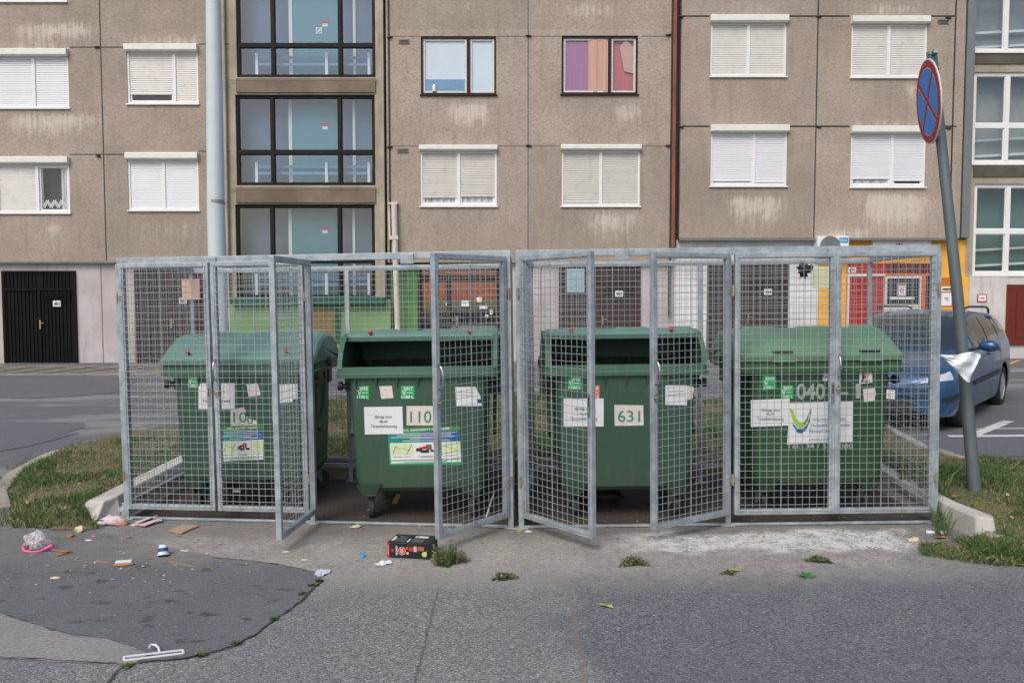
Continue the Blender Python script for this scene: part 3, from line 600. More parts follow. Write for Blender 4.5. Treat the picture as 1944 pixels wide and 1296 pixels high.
def redk(a, b, zl, zu, y, wo):
    MB().box(a, b, y+.03, y+.04, zl, zu).build('curtain', M['redcurt'], wo)
    MB().prism([(lerp(a,b,u), y-.01, lerp(zl,zu,v)) for u, v in ((.35,.85),(.6,.98),(1,.8),(1,.35),(.55,.4))], (0,.01,0)).build('curtain', M['peach'], wo)
def greenk(a, b, zl, zu, y, wo):
    MB().box(a, b, y+.2, y+.21, zl, zu).build('room_back', M['dark'], wo)
    curtain(M['lace'], 3, .72, 1)(a, b, zl, zu, y, wo); curtain(M['lace'], 2, 0, .1)(a, b, zl, zu, y, wo)
    mb = MB()
    for i in range(7):
        c = Vector((lerp(a, b, .1+i*.125), y-.005, lerp(zl, zu, .13+.07*(i % 2))))
        for k in range(6): an = k*math.pi/3; mb.quad(c, c+Vector((math.cos(an-.35),0,math.sin(an-.35)))*.05, c+Vector((math.cos(an),0,math.sin(an)))*.085, c+Vector((math.cos(an+.35),0,math.sin(an+.35)))*.05)
    mb.build('lace_edge', M['framew'], wo)
WA = [((-10,95,130,205),.52,('w',1,'w',1)), ((241,86,376,197),.66,('b',.83,'b',1)), ((-6,299,132,404),.55,('b',1,'w',0)), ((243,291,377,399),.5,('w',1,'w',1)),
      ((-14,-105,125,3),.5,('w',1,'w',1)), ((238,-120,374,-8),.5,('w',1,'w',1)), ((-280,97,-140,208),.5,('w',1,'w',1)), ((-280,302,-140,410),.5,('b',.8,'b',1))]
WM = [((799,69,942,180),None), ((1066,68,1211,179),None), ((798,277,943,391),0), ((1066,276,1215,391),0)]
WR = [((1349,31,1493,145),.5,('b',1,'b',1)), ((1616,33,1760,147),.5,('b',1,'b',1)), ((1349,239,1494,353),.57,('w',.93,'w',.95)), ((1615,241,1757,355),.56,('w',.86,'w',.9))]
grnd = lambda px, Y: P(px, 600, Y).x
zc = lambda py, Y, px=972: P(px, py, Y).z
TOPZ = 11.2
XA1 = grnd(437, YA); XAb = -20.0
holes = [RC(*w_[0], YA) for w_ in WA]
facewall('wall', XAb, XA1, zc(496, YA), TOPZ, YA, holes, M['wall'])
for i, (px, m, sh) in enumerate(WA):
    window(px, YA, m, sh, curt={1: greenk} if i == 2 else None)
XM0, XM1 = grnd(737, YM), grnd(1277, YM)
facewall('wall', XM0, XM1, zc(498, YM), TOPZ, YM, [RC(*w_[0], YM) for w_ in WM], M['wall'])
window(WM[0][0], YM, .63, ('w',0,'w',0), False, style='dark', curt={0: bluek, 1: lambda a,b,zl,zu,y,wo: MB().box(a,b,y,y+.01,zl,zu).build('blind', M['bluecurt'], wo)})
window(WM[1][0], YM, .63, ('w',0,'w',0), False, style='dark', curt={0: pinkk, 1: redk})
window(WM[2][0], YM, .5, ('g',.86,'g',.84), boxh=.13, split=.5, curt={0: curtain(M['lace'], 5), 1: curtain(M['lace'], 5)}); window(WM[3][0], YM, .5, ('g',.96,'g',1), boxh=.13)
XR0, XR1 = grnd(1288, YR), grnd(1817, YR)
facewall('wall', XR0, XR1, zc(452, YR), TOPZ, YR, [RC(*w_[0], YR) for w_ in WR], M['wall'])
for i, (px, m, sh) in enumerate(WR): window(px, YR, m, sh, split=.58 if i > 1 else None, curt={0: curtain(M['lace'], 4)} if i == 3 else None)
# panel joints, sealing, brackets
jt = MB(); jl = MB()
def hl(mb, x0, x1, y, Y, wd=.03):
    a, b = P(x0, y, Y), P(x1, y, Y); mb.box(a.x, b.x, Y-.006, Y+.01, a.z-wd/2, a.z+wd/2)
def vl(mb, x, y0, y1, Y, wd=.028):
    a, b = P(x, y0, Y), P(x, y1, Y); mb.box(a.x-wd/2, a.x+wd/2, Y-.005, Y+.01, b.z, max(a.z, b.z) if y0 > -50 else TOPZ)
for y in (92, 295): hl(jl, -100, 0, y, YA); hl(jt, 132, 240, y-2, YA, .018); hl(jt, 377, 436, y-8, YA, .018)
vl(jt, 187, -60, 495, YA, .025)
for y in (69, 277):
    for a, b in ((737,797),(944,1064),(1217,1276)): hl(jl, a, b, y, YM, .018)
vl(jl, 1003, -60, 497, YM, .035)
for y in (31, 240):
    for a, b in ((1288,1347),(1496,1613),(1763,1816)): hl(jt, a, b, y, YR, .035)
vl(jt, 1555, -60, 451, YR, .03); vl(jt, 1817, -60, 451, YR, .04); vl(jt, 1288, -60, 470, YR, .03); vl(jt, 737, -60, 497, YM, .05)
jt.build('panel_joint', M['joint'], bld); jl.build('panel_joint', M['jointl'], bld)
br = MB()
for x, y, Y in ((184,90,YA),(187,296,YA),(1003,69,YM),(1003,277,YM),(740,71,YM),(740,279,YM),(1269,67,YM),(1269,277,YM),(1293,32,YR),(1554,32,YR),(1554,241,YR),(1293,241,YR),(1800,243,YR),(1800,34,YR)):
    p = P(x, y, Y); MB().blob((p.x, Y-.01, p.z), .07, .05, .03, .3, x, 8, 5).build('joint_bracket', M['joint'], bld)
lg = MB()
for x0, x1, y, Y in ((-400,437,496,YA),(1289,1812,453,YR)):
    lg = MB(); a, b = P(x0, y, Y), P(x1, y, Y); lg.box(a.x, b.x, Y-.07, Y+.3, a.z-.05, a.z); lg.build('ledge', M['stripgrey'], bld)
vt = MB()
for x, y, Y in ((767,80,YM),(765,287,YM),(1790,42,YR)):
    vt = MB(); p = P(x, y, Y); vt.box(p.x-.14, p.x+.14, Y-.012, Y, p.z-.06, p.z+.06, 0)
    for k in range(3): vt.box(p.x-.12, p.x+.12, Y-.016, Y-.013, p.z-.04+k*.033, p.z-.025+k*.033, 1)
    vt.build('vent_grille', [M['jointl'], M['joint']], bld)
a, b = P(1276, 0, YM), P(1287, 470, YM)
MB().box(a.x-.01, a.x+.03, YM-.03, YM+.1, zc(600, YM), TOPZ, 0).box(a.x+.033, a.x+.115, YM-.05, YM+.1, zc(470, YM), TOPZ, 1).build('expansion_joint_cover', [M['rustd'], M['rust']], bld)
# ------------------------------------------------ stairwell between the sections
XS0, XS1 = grnd(437, YS), grnd(737, YS)
SW = [((448,-60,712,147),.70), ((448,180,712,352),.63), ((448,388,712,566),.60)]
sh_ = [RC(*w_[0], YS) for w_ in SW]
facewall('stairwell_wall', XS0-.02, XS1, zc(577, YS), TOPZ, YS, sh_, M['pale'], .5)
MB().box(XS0-.06, XS0+.02, YA-.02, YS+.1, zc(577, YS), TOPZ).build('stairwell_pier', M['pale'], bld)
MB().box(XS1-.14, XS1-.01, YM-.02, YS-.002, zc(577, YS), TOPZ).build('stairwell_pier', M['pale'], bld)
for (y0, y1) in ((150,176),(356,385)):
    sp_ = MB(); sj = MB(); X0, X1, Z0, Z1 = RC(449, y0, 713, y1, YS); sp_.box(X0, X1, YS-.05, YS, Z0, Z1); sj.box(X0-.15, X1+.2, YS-.056, YS-.051, Z1-.06, Z1-.04); sp_.build('lintel', M['brownconc'], bld); sj.build('panel_joint', M['jointl'], bld)
def stairwin(rc, tr, mulls=(.26,.745), Y=YS, fm='frameb', fw=.066, gl='glasss', rows=None, inside_=True):
    X0, X1, Z0, Z1 = rc; mb = MB(); y = Y+.05; zt = lerp(Z1, Z0, tr)
    mb.box(X0, X0+fw, y, y+.08, Z0, Z1).box(X1-fw, X1, y, y+.08, Z0, Z1).box(X0+fw, X1-fw, y, y+.08, Z1-fw, Z1).box(X0+fw, X1-fw, y, y+.08, Z0, Z0+fw)
    xs = [X0+fw] + [lerp(X0, X1, m) for m in mulls] + [X1-fw]
    for x in xs[1:-1]: mb.box(x-fw*.62, x+fw*.62, y-.01, y+.08, Z0+fw, Z1-fw)
    for i in range(len(xs)-1):
        a = xs[i]+(fw*.62 if i else 0); b = xs[i+1]-(fw*.62 if i < len(xs)-2 else 0); mb.box(a, b, y-.004, y+.08, zt-fw*.7, zt+fw*.7)
        for z0, z1 in ((Z0+fw, zt-fw*.7), (zt+fw*.7, Z1-fw)):       # inner casement lines
            t = .022
            for q in ((a, a+t, z0, z1), (b-t, b, z0, z1), (a+t, b-t, z0, z0+t), (a+t, b-t, z1-t, z1)): mb.box(q[0], q[1], y+.02, y+.06, q[2], q[3])
    wo = mb.build('stairwell_window', M[fm], bld)
    for i in range(len(xs)-1):
        for z0, z1 in ((Z0+fw, zt-fw*.7), (zt+fw*.7, Z1-fw)): MB().quad((xs[i]+.02, y+.042, z0), (xs[i+1]-.02, y+.042, z0), (xs[i+1]-.02, y+.042, z1), (xs[i]+.02, y+.042, z1)).build('pane', M[gl], wo)
    return wo
for k, ((px, tr), rc) in enumerate(zip(SW, sh_)):
    wo = stairwin(rc, tr); X0, X1, Z0, Z1 = rc; yb = YS+.52
    MB().box(X0, X1, yb, yb+.03, Z0, Z1).build('landing_wall', M['room'], wo)
    xa, xb = lerp(X0, X1, .37), lerp(X0, X1, .73)
    MB().box(xa, xb, yb-.04, yb-.003, Z0, lerp(Z1, Z0, .06)).build('inner_door', M['teal'], wo)
    jm = MB(); jm.box(xa-.09, xa-.002, yb-.06, yb-.003, Z0, Z1-.02).box(xb+.30, xb+.37, yb-.05, yb-.003, Z0, Z1-.02); jm.build('door_jamb', M['framew'], wo)
    rl = MB(); zr = lerp(Z0, Z1, .13)
    for dz in (.02, .19): rl.box(lerp(X0, X1, .13), lerp(X0, X1, .93), YS+.30, YS+.33, zr+dz, zr+dz+.07)
    for u in (.11, .62, .93): rl.box(lerp(X0, X1, u), lerp(X0, X1, u)+.07, YS+.27, YS+.30, Z0, zr+.34, 1)
    rl.build('handrail', [M['bluedeep'], M['framew']], wo)
    c = P(617, (45, 240, 437)[k], yb-.045); s = MB().box(c.x-.1, c.x+.1, yb-.045, yb-.041, c.z+.01, c.z+.09, 0).box(c.x-.07, c.x+.07, yb-.045, yb-.041, c.z-.08, c.z, 1)
    if k == 0: s.box(c.x-.24, c.x-.08, yb-.046, yb-.042, c.z-.26, c.z-.1, 1); s.lathe([(.05,0),(.065,0)], (c.x-.16, yb-.048, c.z-.18), (0,1,0), 16, 0); s.bar((c.x-.2, yb-.049, c.z-.14), (c.x-.12, yb-.049, c.z-.22), .012, .004, (0,1,0), 0)
    s.build('notice', [M['inkr'], M['paper']], wo)
    MB().box(lerp(X0,X1,.615), lerp(X0,X1,.63), yb-.07, yb-.045, lerp(Z1,Z0,.74), lerp(Z1,Z0,.82)).build('handle', M['chrome'], wo)
# ------------------------------------------------ ground floor
YG = 15.12
def gwall(name, x0, x1, y0, mat, Y=YG, ybot=760, top=None, dp=.2):
    X0, X1, Z0, Z1 = RC(x0, y0, x1, ybot, Y); return MB().box(X0, X1, Y, Y+dp, gz(X0, Y)-.3 if ybot == 760 else Z0, Z1).build(name, mat, bld)
gwall('ground_floor_wall', -420, 437, 500, M['pink'], YG+.2)
gwall('ground_floor_wall', 437, 742, 568, M['greenlight'], YG-.12)
gwall('ground_floor_wall', 742, 962, 497, M['greenwall'], YG+.15)
gwall('ground_floor_wall', 962, 1279, 497, M['pink'])
gwall('ground_floor_wall', 1279, 1552, 455, M['white'], YG+.02)
gwall('ground_floor_wall', 1552, 1838, 455, M['yellow'], YG+.04)
gwall('ground_floor_wall', 1838, 1910, 523, M['whitebrick'], YG-.02)
gwall('ground_floor_wall', 1910, 2300, 523, M['whitebrick'], YG+.0)
for x in (194, 1235, 1027): MB().box(*(lambda p, Y: (p.x-.012, p.x+.012, Y-.004, Y+.01))(P(x, 600, YG+(.2 if x == 194 else 0)), YG+(.2 if x == 194 else 0)), gz(P(x,600,YG).x, YG), zc(500, YG)).build('panel_joint', M['jointl'], bld)
gwall('plinth', 1838, 1908, 656, M['concdark'], YG-.35, dp=.34)
sl_ = RC(436, 564, 731, 578, YG-.3); MB().box(*sl_[:2], YG-.3, YG+.1, *sl_[2:]).build('window_ledge', M['grnsill'], bld, bevel=.01)
def slatdoor(px, Y, mat, top=.23, num=None, numx=.6, numz=.68, mid=.5, hand=True, louver=True, body=None):
    X0, X1, Z0, Z1 = RC(*px, Y); Z0 = gz(X0, Y)+.01; mb = MB(); mb.box(X0, X1, Y, Y+.05, Z0, Z1)
    zt = lerp(Z1, Z0, top); XMd = lerp(X0, X1, mid)
    mb.box(X0-.02, X0+.05, Y-.04, Y, Z0, Z1).box(X1-.05, X1+.02, Y-.04, Y, Z0, Z1).box(X0+.05, X1-.05, Y-.04, Y, Z1-.05, Z1).box(X0+.05, X1-.05, Y-.04, Y, zt-.03, zt+.03).box(XMd-.03, XMd+.03, Y-.035, Y, Z0, zt-.03)
    n = int((X1-X0)/.1); 
    for i in range(n+1):
        x = lerp(X0+.06, X1-.08, i/n)
        if abs(x+.01-XMd) < .045: continue
        mb.box(x, x+.025, Y-.022, Y, Z0+.02, zt-.035); mb.box(x, x+.025, Y-.022, Y, zt+.035, Z1-.055)
    if louver:
        for k in range(4): mb.box(XMd+.07, X1-.12, Y-.045, Y-.024, zt-.12-k*.06, zt-.09-k*.06)
    d = mb.build('garage_door', mat, bld)
    if num:
        cx, cz = lerp(X0, X1, numx), lerp(Z0, Z1, numz)
        MB().box(cx-.1, cx+.1, Y-.055, Y-.047, cz-.075, cz+.075, 0).text(num, (cx, Y-.058, cz), (1,0,0), (0,0,1), .1, 1, .15, bold=.02).build('number_plate', [M['paper'], M['ink']], d)
    if hand:
        h = MB().box(XMd+.0, XMd+.035, Y-.055, Y-.036, lerp(Z0,Z1,.37), lerp(Z0,Z1,.47)).bar((XMd+.017, Y-.075, lerp(Z0,Z1,.435)), (XMd+.12, Y-.075, lerp(Z0,Z1,.435)), .02); h.build('handle', M['brass'], d)
    return d
slatdoor((8,514,145,690), YG+.19, M['blackdoor'], .2, '481', .75, .645, .5)
slatdoor((258,512,392,690), YG+.19, M['browndoor'], .2, '482', .68, .665, .5)
slatdoor((1062,503,1214,690), YG-.01, M['browndoor'], .17, '483', .74, .70, .53)
slatdoor((1343,496,1494,680), YG+.01, M['browndoor'], .17, '484', .75, .69, .5)
# small olive basement window under the stairwell
X0, X1, Z0, Z1 = RC(588, 581, 646, 650, YG-.13)
o = MB().box(X0, X1, YG-.14, YG-.12, Z0, Z1, 0).box(X1-.13, X1, YG-.16, YG-.141, Z0, Z1, 1).box(X0, X1-.13, YG-.16, YG-.141, Z1-.06, Z1, 1).build('basement_hatch', [M['olive'], M['grnsill']], bld)
# entrance door
Y = YG+.14; X0, X1, Z0, Z1 = RC(794, 503, 948, 690, Y); Z0 = gz(X0, Y)
e = MB(); fw = .1
e.box(X0, X0+fw, Y-.06, Y, Z0, Z1).box(X1-fw, X1, Y-.06, Y, Z0, Z1).box(X0+fw, X1-fw, Y-.06, Y, Z1-fw, Z1)
zt = P(870, 527, Y).z; e.box(X0+fw, X1-fw, Y-.055, Y, zt-.08, zt+.05)
xm = P(852, 600, Y).x; e.box(xm-.05, xm+.05, Y-.06, Y, Z0, zt-.08); zk = P(870, 612, Y).z; e.box(xm+.05, X1-fw, Y-.055, Y, zk-.05, zk+.02); e.box(xm+.05, X1-fw, Y-.03, Y-.005, Z0, zk-.05, 1); e.box(X0+fw, xm-.05, Y-.03, Y-.005, Z0, P(820,600,Y).z, 0)
ed = e.build('entrance_door', [M['framed'], M['stripgrey']], bld)
b = MB().box(X0, X1, Y-.0005, Y+.01, P(820,567,Y).z, Z1-.05, 0).box(X0, X1, Y-.001, Y+.01, P(820,590,Y).z, P(820,567,Y).z, 1).box(X0, X1, Y-.0008, Y+.01, Z0, P(820,590,Y).z, 2); b.build('hallway', [M['terracotta'], M['olive'], M['dark']], ed)
MB().box(X0+fw, X1-fw, Y-.045, Y-.04, zk, Z1-fw).build('pane', M['glass'], ed)
s = MB()
for x0, y0, x1, y1 in ((876,570,890,582),(905,564,915,573),(910,580,925,586),(846,573,851,580),(930,588,935,597),(921,597,927,603)):
    q = RC(x0, y0, x1, y1, Y-.05); s.box(q[0], q[1], Y-.052, Y-.047, q[2], q[3])
s.build('notice', M['paper'], ed)
p = P(868, 610, Y-.06); MB().box(p.x-.03, p.x+.03, Y-.075, Y-.06, p.z-.12, p.z+.14).bar((p.x, Y-.12, p.z+.04), (p.x-.14, Y-.12, p.z+.04), .025).bar((p.x, Y-.07, p.z+.04), (p.x, Y-.125, p.z+.04), .02).build('handle', M['chrome'], ed)
# right hand shop front
Y = YG+.03
X0, X1, Z0, Z1 = RC(1606, 500, 1682, 680, Y); Z0 = gz(X0, Y); zt = P(1640, 522, Y).z
d = MB().box(X0, X1, Y-.02, Y+.05, Z0, zt-.04, 0).box(X0, X1, Y-.03, Y+.04, zt+.03, Z1, 0).box(X0, X1, Y-.05, Y, zt-.04, zt+.03, 1).box(X0, X0+.06, Y-.05, Y-.021, Z0, zt-.04, 1)
for i in range(9): d.box(lerp(X0+.1, X1, i/9), lerp(X0+.1, X1, i/9)+.03, Y-.035, Y-.0205, Z0, zt-.05, 0)
rd = d.build('shop_door', [M['reddoor'], M['shutb']], bld)
p = P(1616, 513, Y); MB().box(p.x-.1, p.x+.1, Y-.05, Y-.042, p.z-.07, p.z+.07, 0).text('479', (p.x, Y-.053, p.z), (1,0,0), (0,0,1), .1, 1, .15, bold=.02).build('number_plate', [M['paper'], M['ink']], rd)
X0, X1, Z0, Z1 = RC(1680, 500, 1764, 680, Y); Z0 = gz(X0, Y)
k = MB().box(X0, X1, Y-.02, Y+.05, P(1700,522,Y).z, Z1, 0)
for i in range(12): k.box(lerp(X0, X1, i/12), lerp(X0, X1, i/12)+.05, Y-.05, Y-.0205, P(1700,520,Y).z, Z1-.02, 0)
a0, a1, b0, b1 = RC(1677, 524, 1747, 640, Y); t = .06
k.box(a0, a0+t, Y-.05, Y, Z0, b1, 1).box(a1-t, a1, Y-.05, Y, Z0, b1, 1).box(a0+t, a1-t, Y-.05, Y, b1-t, b1, 1); zz = P(1700, 578, Y).z; k.box(a0+t, a1-t, Y-.05, Y, zz-.12, zz, 1).box(a0+t, a1-t, Y-.03, Y, Z0, zz-.12, 1)
k.box(a1+.01, a1+.10, Y-.06, Y, Z0, P(1700,523,Y).z, 2).box(a1+.11, X1, Y-.04, Y, Z0, P(1700,523,Y).z, 3).box(a0+t, a1-t, Y-.012, Y, zz, b1-t, 4).box(a0+.02, a1+.3, Y-.055, Y-.002, P(1700,523,Y).z, P(1700,519,Y).z, 2)
kd = k.build('shop_window', [M['rustdoor'], M['shutb'], M['orange'], M['framed'], M['dark']], bld)
MB().box(a0+t, a1-t, Y-.035, Y-.03, zz, b1-t).build('pane', M['glass'], kd)
q = RC(1704, 537, 1720, 561, Y-.04); n = MB().box(q[0], q[1], Y-.044, Y-.038, q[2], q[3], 0).box(q[0]+.02, q[1]-.02, Y-.046, Y-.0445, q[3]-.07, q[3]-.02, 1); c = Vector(((q[0]+q[1])/2, Y-.047, (q[2]+q[3])/2-.03)); n.lathe([(.0,0),(.055,0)], c, (0,1,0), 12, 1).lathe([(.0,-.001),(.03,-.001)], c, (0,1,0), 12, 0)
q2 = RC(1689, 563, 1736, 568, Y-.04); n.box(q2[0], q2[1], Y-.044, Y-.038, q2[2], q2[3], 0)
n.build('notice', [M['paper'], M['inkr']], kd)
vg = MB(); p0 = RC(1784, 525, 1806, 541, Y); 
for i in range(5): vg.box(p0[0], p0[1], Y-.01, Y+.02, lerp(p0[2], p0[3], i/5), lerp(p0[2], p0[3], i/5)+.02)
vg.build('vent_grille', M['orange'], bld)
q = RC(1787, 556, 1806, 580, Y); t1 = MB().box(q[0]-.08, q[1]+.12, Y-.004, Y+.02, q[2]-.03, q[3]+.03, 2).box(q[0], q[1], Y-.01, Y-.0045, q[2], q[3], 0).box((q[0]+q[1])/2-.05, (q[0]+q[1])/2+.04, Y-.013, Y-.0105, (q[2]+q[3])/2+.02, (q[2]+q[3])/2+.045, 1).box((q[0]+q[1])/2-.02, (q[0]+q[1])/2+.05, Y-.013, Y-.0105, (q[2]+q[3])/2-.03, (q[2]+q[3])/2-.01, 1)
q = RC(1787, 545, 1812, 553, Y); t1.box(q[0], q[1], Y-.01, Y-.0045, q[2], q[3], 0).box(q[0]+.03, q[1], Y-.012, Y-.0105, q[2]+.03, q[3]-.03, 1)
t1.build('notice', [M['paper'], M['ink'], M['orange']], bld)
q = RC(1855, 558, 1873, 573, YG-.03); MB().box(q[0], q[1], YG-.045, YG-.021, q[2], q[3], 1).box(q[0]+.025, q[1]-.025, YG-.05, YG-.0455, q[2]+.025, q[3]-.025, 0).box(q[0]+.07, q[1]-.07, YG-.053, YG-.0505, q[2]+.08, q[3]-.09, 1).build('wall_sign', [M['paper'], M['inkr']], bld)
X0, X1, Z0, Z1 = RC(1909, 540, 1990, 655, YG-.02); MB().box(X0, X1, YG-.05, YG, Z0, Z1).box(X0, X0+.05, YG-.08, YG-.0505, Z0, Z1).box(X0+.25, X1-.2, YG-.065, YG-.0505, Z0+.2, Z1-.2).build('entrance_door', M['rustdoor'], bld)
# shop sign band with red script
q = RC(1655, 457, 1766, 482, YG-.02); sg = MB().box(q[0], q[1], YG-.06, YG+.03, q[2], q[3], 0)
sn = lambda x, y: (lambda p: (p.x, YG-.065, p.z))(P(x, y, YG-.065))
for pts in ([(1684,470),(1688,466),(1692,470),(1690,474)],[(1700,468),(1703,463),(1707,462),(1708,466),(1704,470),(1710,474)],[(1706,463),(1710,462),(1714,465),(1712,469)],[(1733,472),(1737,467),(1741,471),(1739,475)],[(1718,476),(1722,469),(1727,475)]):
    sg.tube([sn(*p) for p in pts], .012, 5, 1)
sg.build('shop_sign', [M['paper'], M['inkr']], bld)
# second stairwell at the far right
XT0 = grnd(1820, YT); X = P(1822, 300, YT)
MB().box(grnd(1819,YT-.12), grnd(1834,YT-.12), YT-.16, YT+.3, zc(452,YT), TOPZ).build('expansion_joint_cover', M['stripgrey'], bld)
TW = [((1847,-60,2150,99),.25), ((1847,137,2150,311),.58), ((1848,349,2150,522),.52)]
th = [RC(*t_[0], YT) for t_ in TW]
facewall('stairwell_wall', grnd(1833,YT), 20.0, zc(523,YT), TOPZ, YT, th, M['pale'], .5)
for (px, tr), rc in zip(TW, th):
    wo = stairwin(rc, tr, (.22,.45,.72), YT, 'framew', .085, 'glasss'); X0, X1, Z0, Z1 = rc; mid = tr == .52
    MB().box(X0, X1, YT+.5, YT+.52, Z0, Z1).build('landing_wall', M['slate'] if mid else M['landing'], wo)
    rl = MB()
    for u in (.2, .55): rl.bar((X0, YT+.4, lerp(Z0, Z1, u*.5)), (X1, YT+.4, lerp(Z0, Z1, u*.5+.1)), .06)
    rl.build('handrail', M['framew'], wo)
    MB().box(X0-.02, X1, YT-.06, YT+.04, Z0-.04, Z0-.002).build('sill', M['framew'], wo)
for y0, y1 in ((104,116),(318,330)): q = RC(1847, y0, 2150, y1+6, YT); MB().box(q[0], q[1], YT-.03, YT-.002, q[2], q[3]).build('lintel', M['lintd'], bld)
# white downpipe by the green entrance
pp = MB(); a = P(748, 388, YM-.12); b = P(757, 640, YM-.12); pp.tube([(a.x, YM-.12, a.z), (a.x+.03, YM-.12, zc(500,YM)), (b.x, YM-.12, gz(b.x, YM))], .075, 12)
pp.tube([(a.x-.13, YM-.08, a.z+.05), (a.x-.12, YM-.08, P(745,450,YM).z)], .03, 8); pp.box(a.x-.15, a.x+.09, YM-.15, YM, a.z, a.z+.05); pp.box(a.x-.12, a.x+.1, YM-.2, YM, P(748,452,YM).z-.05, P(748,452,YM).z+.05)
M['pipe'] = pm('old white pipe', hexs(206,198,186), .55, 0, .1, 4, .5, (.3,.22,.15))
pp.build('downpipe', M['pipe'], bld, smooth=True, auto=40)
# air conditioner
q = RC(1552, 448, 1612, 484, YG-.3)
ac = thing('air_conditioner', 'white air conditioner with a round grey fan on the wall beside the shop sign', 'air conditioner', (q[0], YG-.3, q[2]))
MB().box(q[0], q[1], YG-.3, YG+.03, q[2], q[3], 0).build('housing', M['framew'], ac, bevel=.015)
r = .27; c = Vector((lerp(q[0], q[1], .4), YG-.305, lerp(q[2], q[3], .46))); f = MB().lathe([(0,0),(r*.96,0),(r*.96,.004)], c, (0,1,0), 28, 0)
for k in range(9): f.lathe([(r*(.12+.1*k), -.006), (r*(.15+.1*k), -.006)], c, (0,1,0), 28, 1)
M['fang'] = pm('fan grey', (.2,.21,.22), .6); f.build('fan_grille', [M['fang'], M['stripgrey']], ac)
M['azure'] = pm('azure label', hexs(24,152,208), .5)
x0, x1 = lerp(q[0], q[1], .68), lerp(q[0], q[1], .97); z1 = q[3]-.04; MB().box(x0, x1, YG-.306, YG-.301, z1-.13, z1, 0).lathe([(.025,0),(.036,0)], (x0+.055, YG-.309, z1-.065), (0,1,0), 14, 1).text('idea', (x0+.15, YG-.309, z1-.06), (1,0,0), (.15,0,1), .06, 1, .11).build('label_plate', [M['azure'], M['inkw']], ac)
# ================================================================ CAGES
M['hinge'] = pm('tarnished hinge', (.36,.33,.26), .5, .5, .2, 20)
DEP = 1.40; LEN = 3.06; HT = 2.03
def meshpanel(mb, x0, x1, z0, z1, y, along='x', r=.0019, sp=.05, seed=0, heavy=True):
    rnd = random.Random(seed)
    def pt(u, z, dy=0): return (u, y+dy, z) if along == 'x' else (y+dy, u, z)
    n = max(1, round((x1-x0)/sp)); m = max(1, round((z1-z0)/sp))
    for i in range(n+1):
        u = lerp(x0, x1, i/n)+rnd.uniform(-.0015, .0015); rr = r*(1.9 if heavy and i == n//2 else 1)
        mb.tube([pt(u, z0), pt(u+rnd.uniform(-.002, .002), (z0+z1)/2, rnd.uniform(-.003,.003)), pt(u, z1)], rr, 5, 0, False)
    for j in range(m+1):
        z = lerp(z0, z1, j/m)+rnd.uniform(-.001, .001); um = (x0+x1)/2; mb.tube([pt(x0-.006, z, -.004), pt(um, z+rnd.uniform(-.003,.002), -.004), pt(x1+.006, z, -.004)], r, 5, 0, False)
def door(cage, xh, dirn, theta, width, label, handle, seed):
    t = .04; z0, z1 = .09, 1.985; w_ = width; f = MB()
    X = lambda a, b: (min(a*dirn, b*dirn), max(a*dirn, b*dirn))
    f.box(*X(0, t), -.02, .02, z0, z1).box(*X(w_-t, w_), -.02, .02, z0-.012 if handle == 'long' else z0, z1).box(*X(t, w_-t), -.02, .02, z0, z0+t).box(*X(t, w_-t), -.02, .02, z1-t, z1)
    d = f.build('door', M['galv'], cage, local=True, loc=(xh, -.022, 0), rot=(0, 0, -theta*dirn), bevel=.004)
    if label: d['label'] = label
    ROOT[d.name] = (0,0,0)
    m = MB(); a, b = X(t-.015, w_-t+.015); meshpanel(m, a, b, z0+t-.012, z1-t+.012, -.023, seed=seed); m.build('wire_mesh', M['wire'], d, local=True, smooth=True)
    for z in (.35, 1.72): h = MB(); h.tube([(-.012*dirn, -.026, z-.04), (-.012*dirn, -.026, z+.04)], .007, 8); h.box(*X(-.012, .012), -.024, -.0205, z-.02, z+.02); h.build('hinge', M['hinge'], d, local=True)
    if handle:
        xc = dirn*(w_-t/2)
        if handle in ('pull', 'long'):
            p = MB(); p.tube([(xc, -.02, 1.09), (xc, -.045, 1.10), (xc, -.06, 1.13), (xc, -.064, 1.17), (xc, -.06, 1.21), (xc, -.045, 1.24), (xc, -.02, 1.25)], .0065, 8); p.build('handle', M['chrome'], d, local=True, smooth=True)
            l = MB().lathe([(0,-.008),(.014,-.008),(.018,-.004),(.018,0)], (xc, -.021, 1.0), (0,1,0), 14, 0)
            l = MB().loft([[(xc+.017*math.cos(k/16*6.283), y_, 1.0+.035*math.sin(k/16*6.283)) for k in range(16)] for y_ in (-.0205, -.028)], mi=0); l.tube([(xc, -.027, 1.0), (xc, -.045, 1.0)], .008, 8, 1); l.build('lock', [M['chrome'], M['brass']], d, local=True)
        else:
            MB().box(xc-.012, xc+.012, -.026, -.0205, .9, 1.05, 0).box(xc-.004, xc+.004, -.028, -.0262, .97, 1.03, 1).build('lock_plate', [M['chrome'], M['black']], d, local=True)
    return d
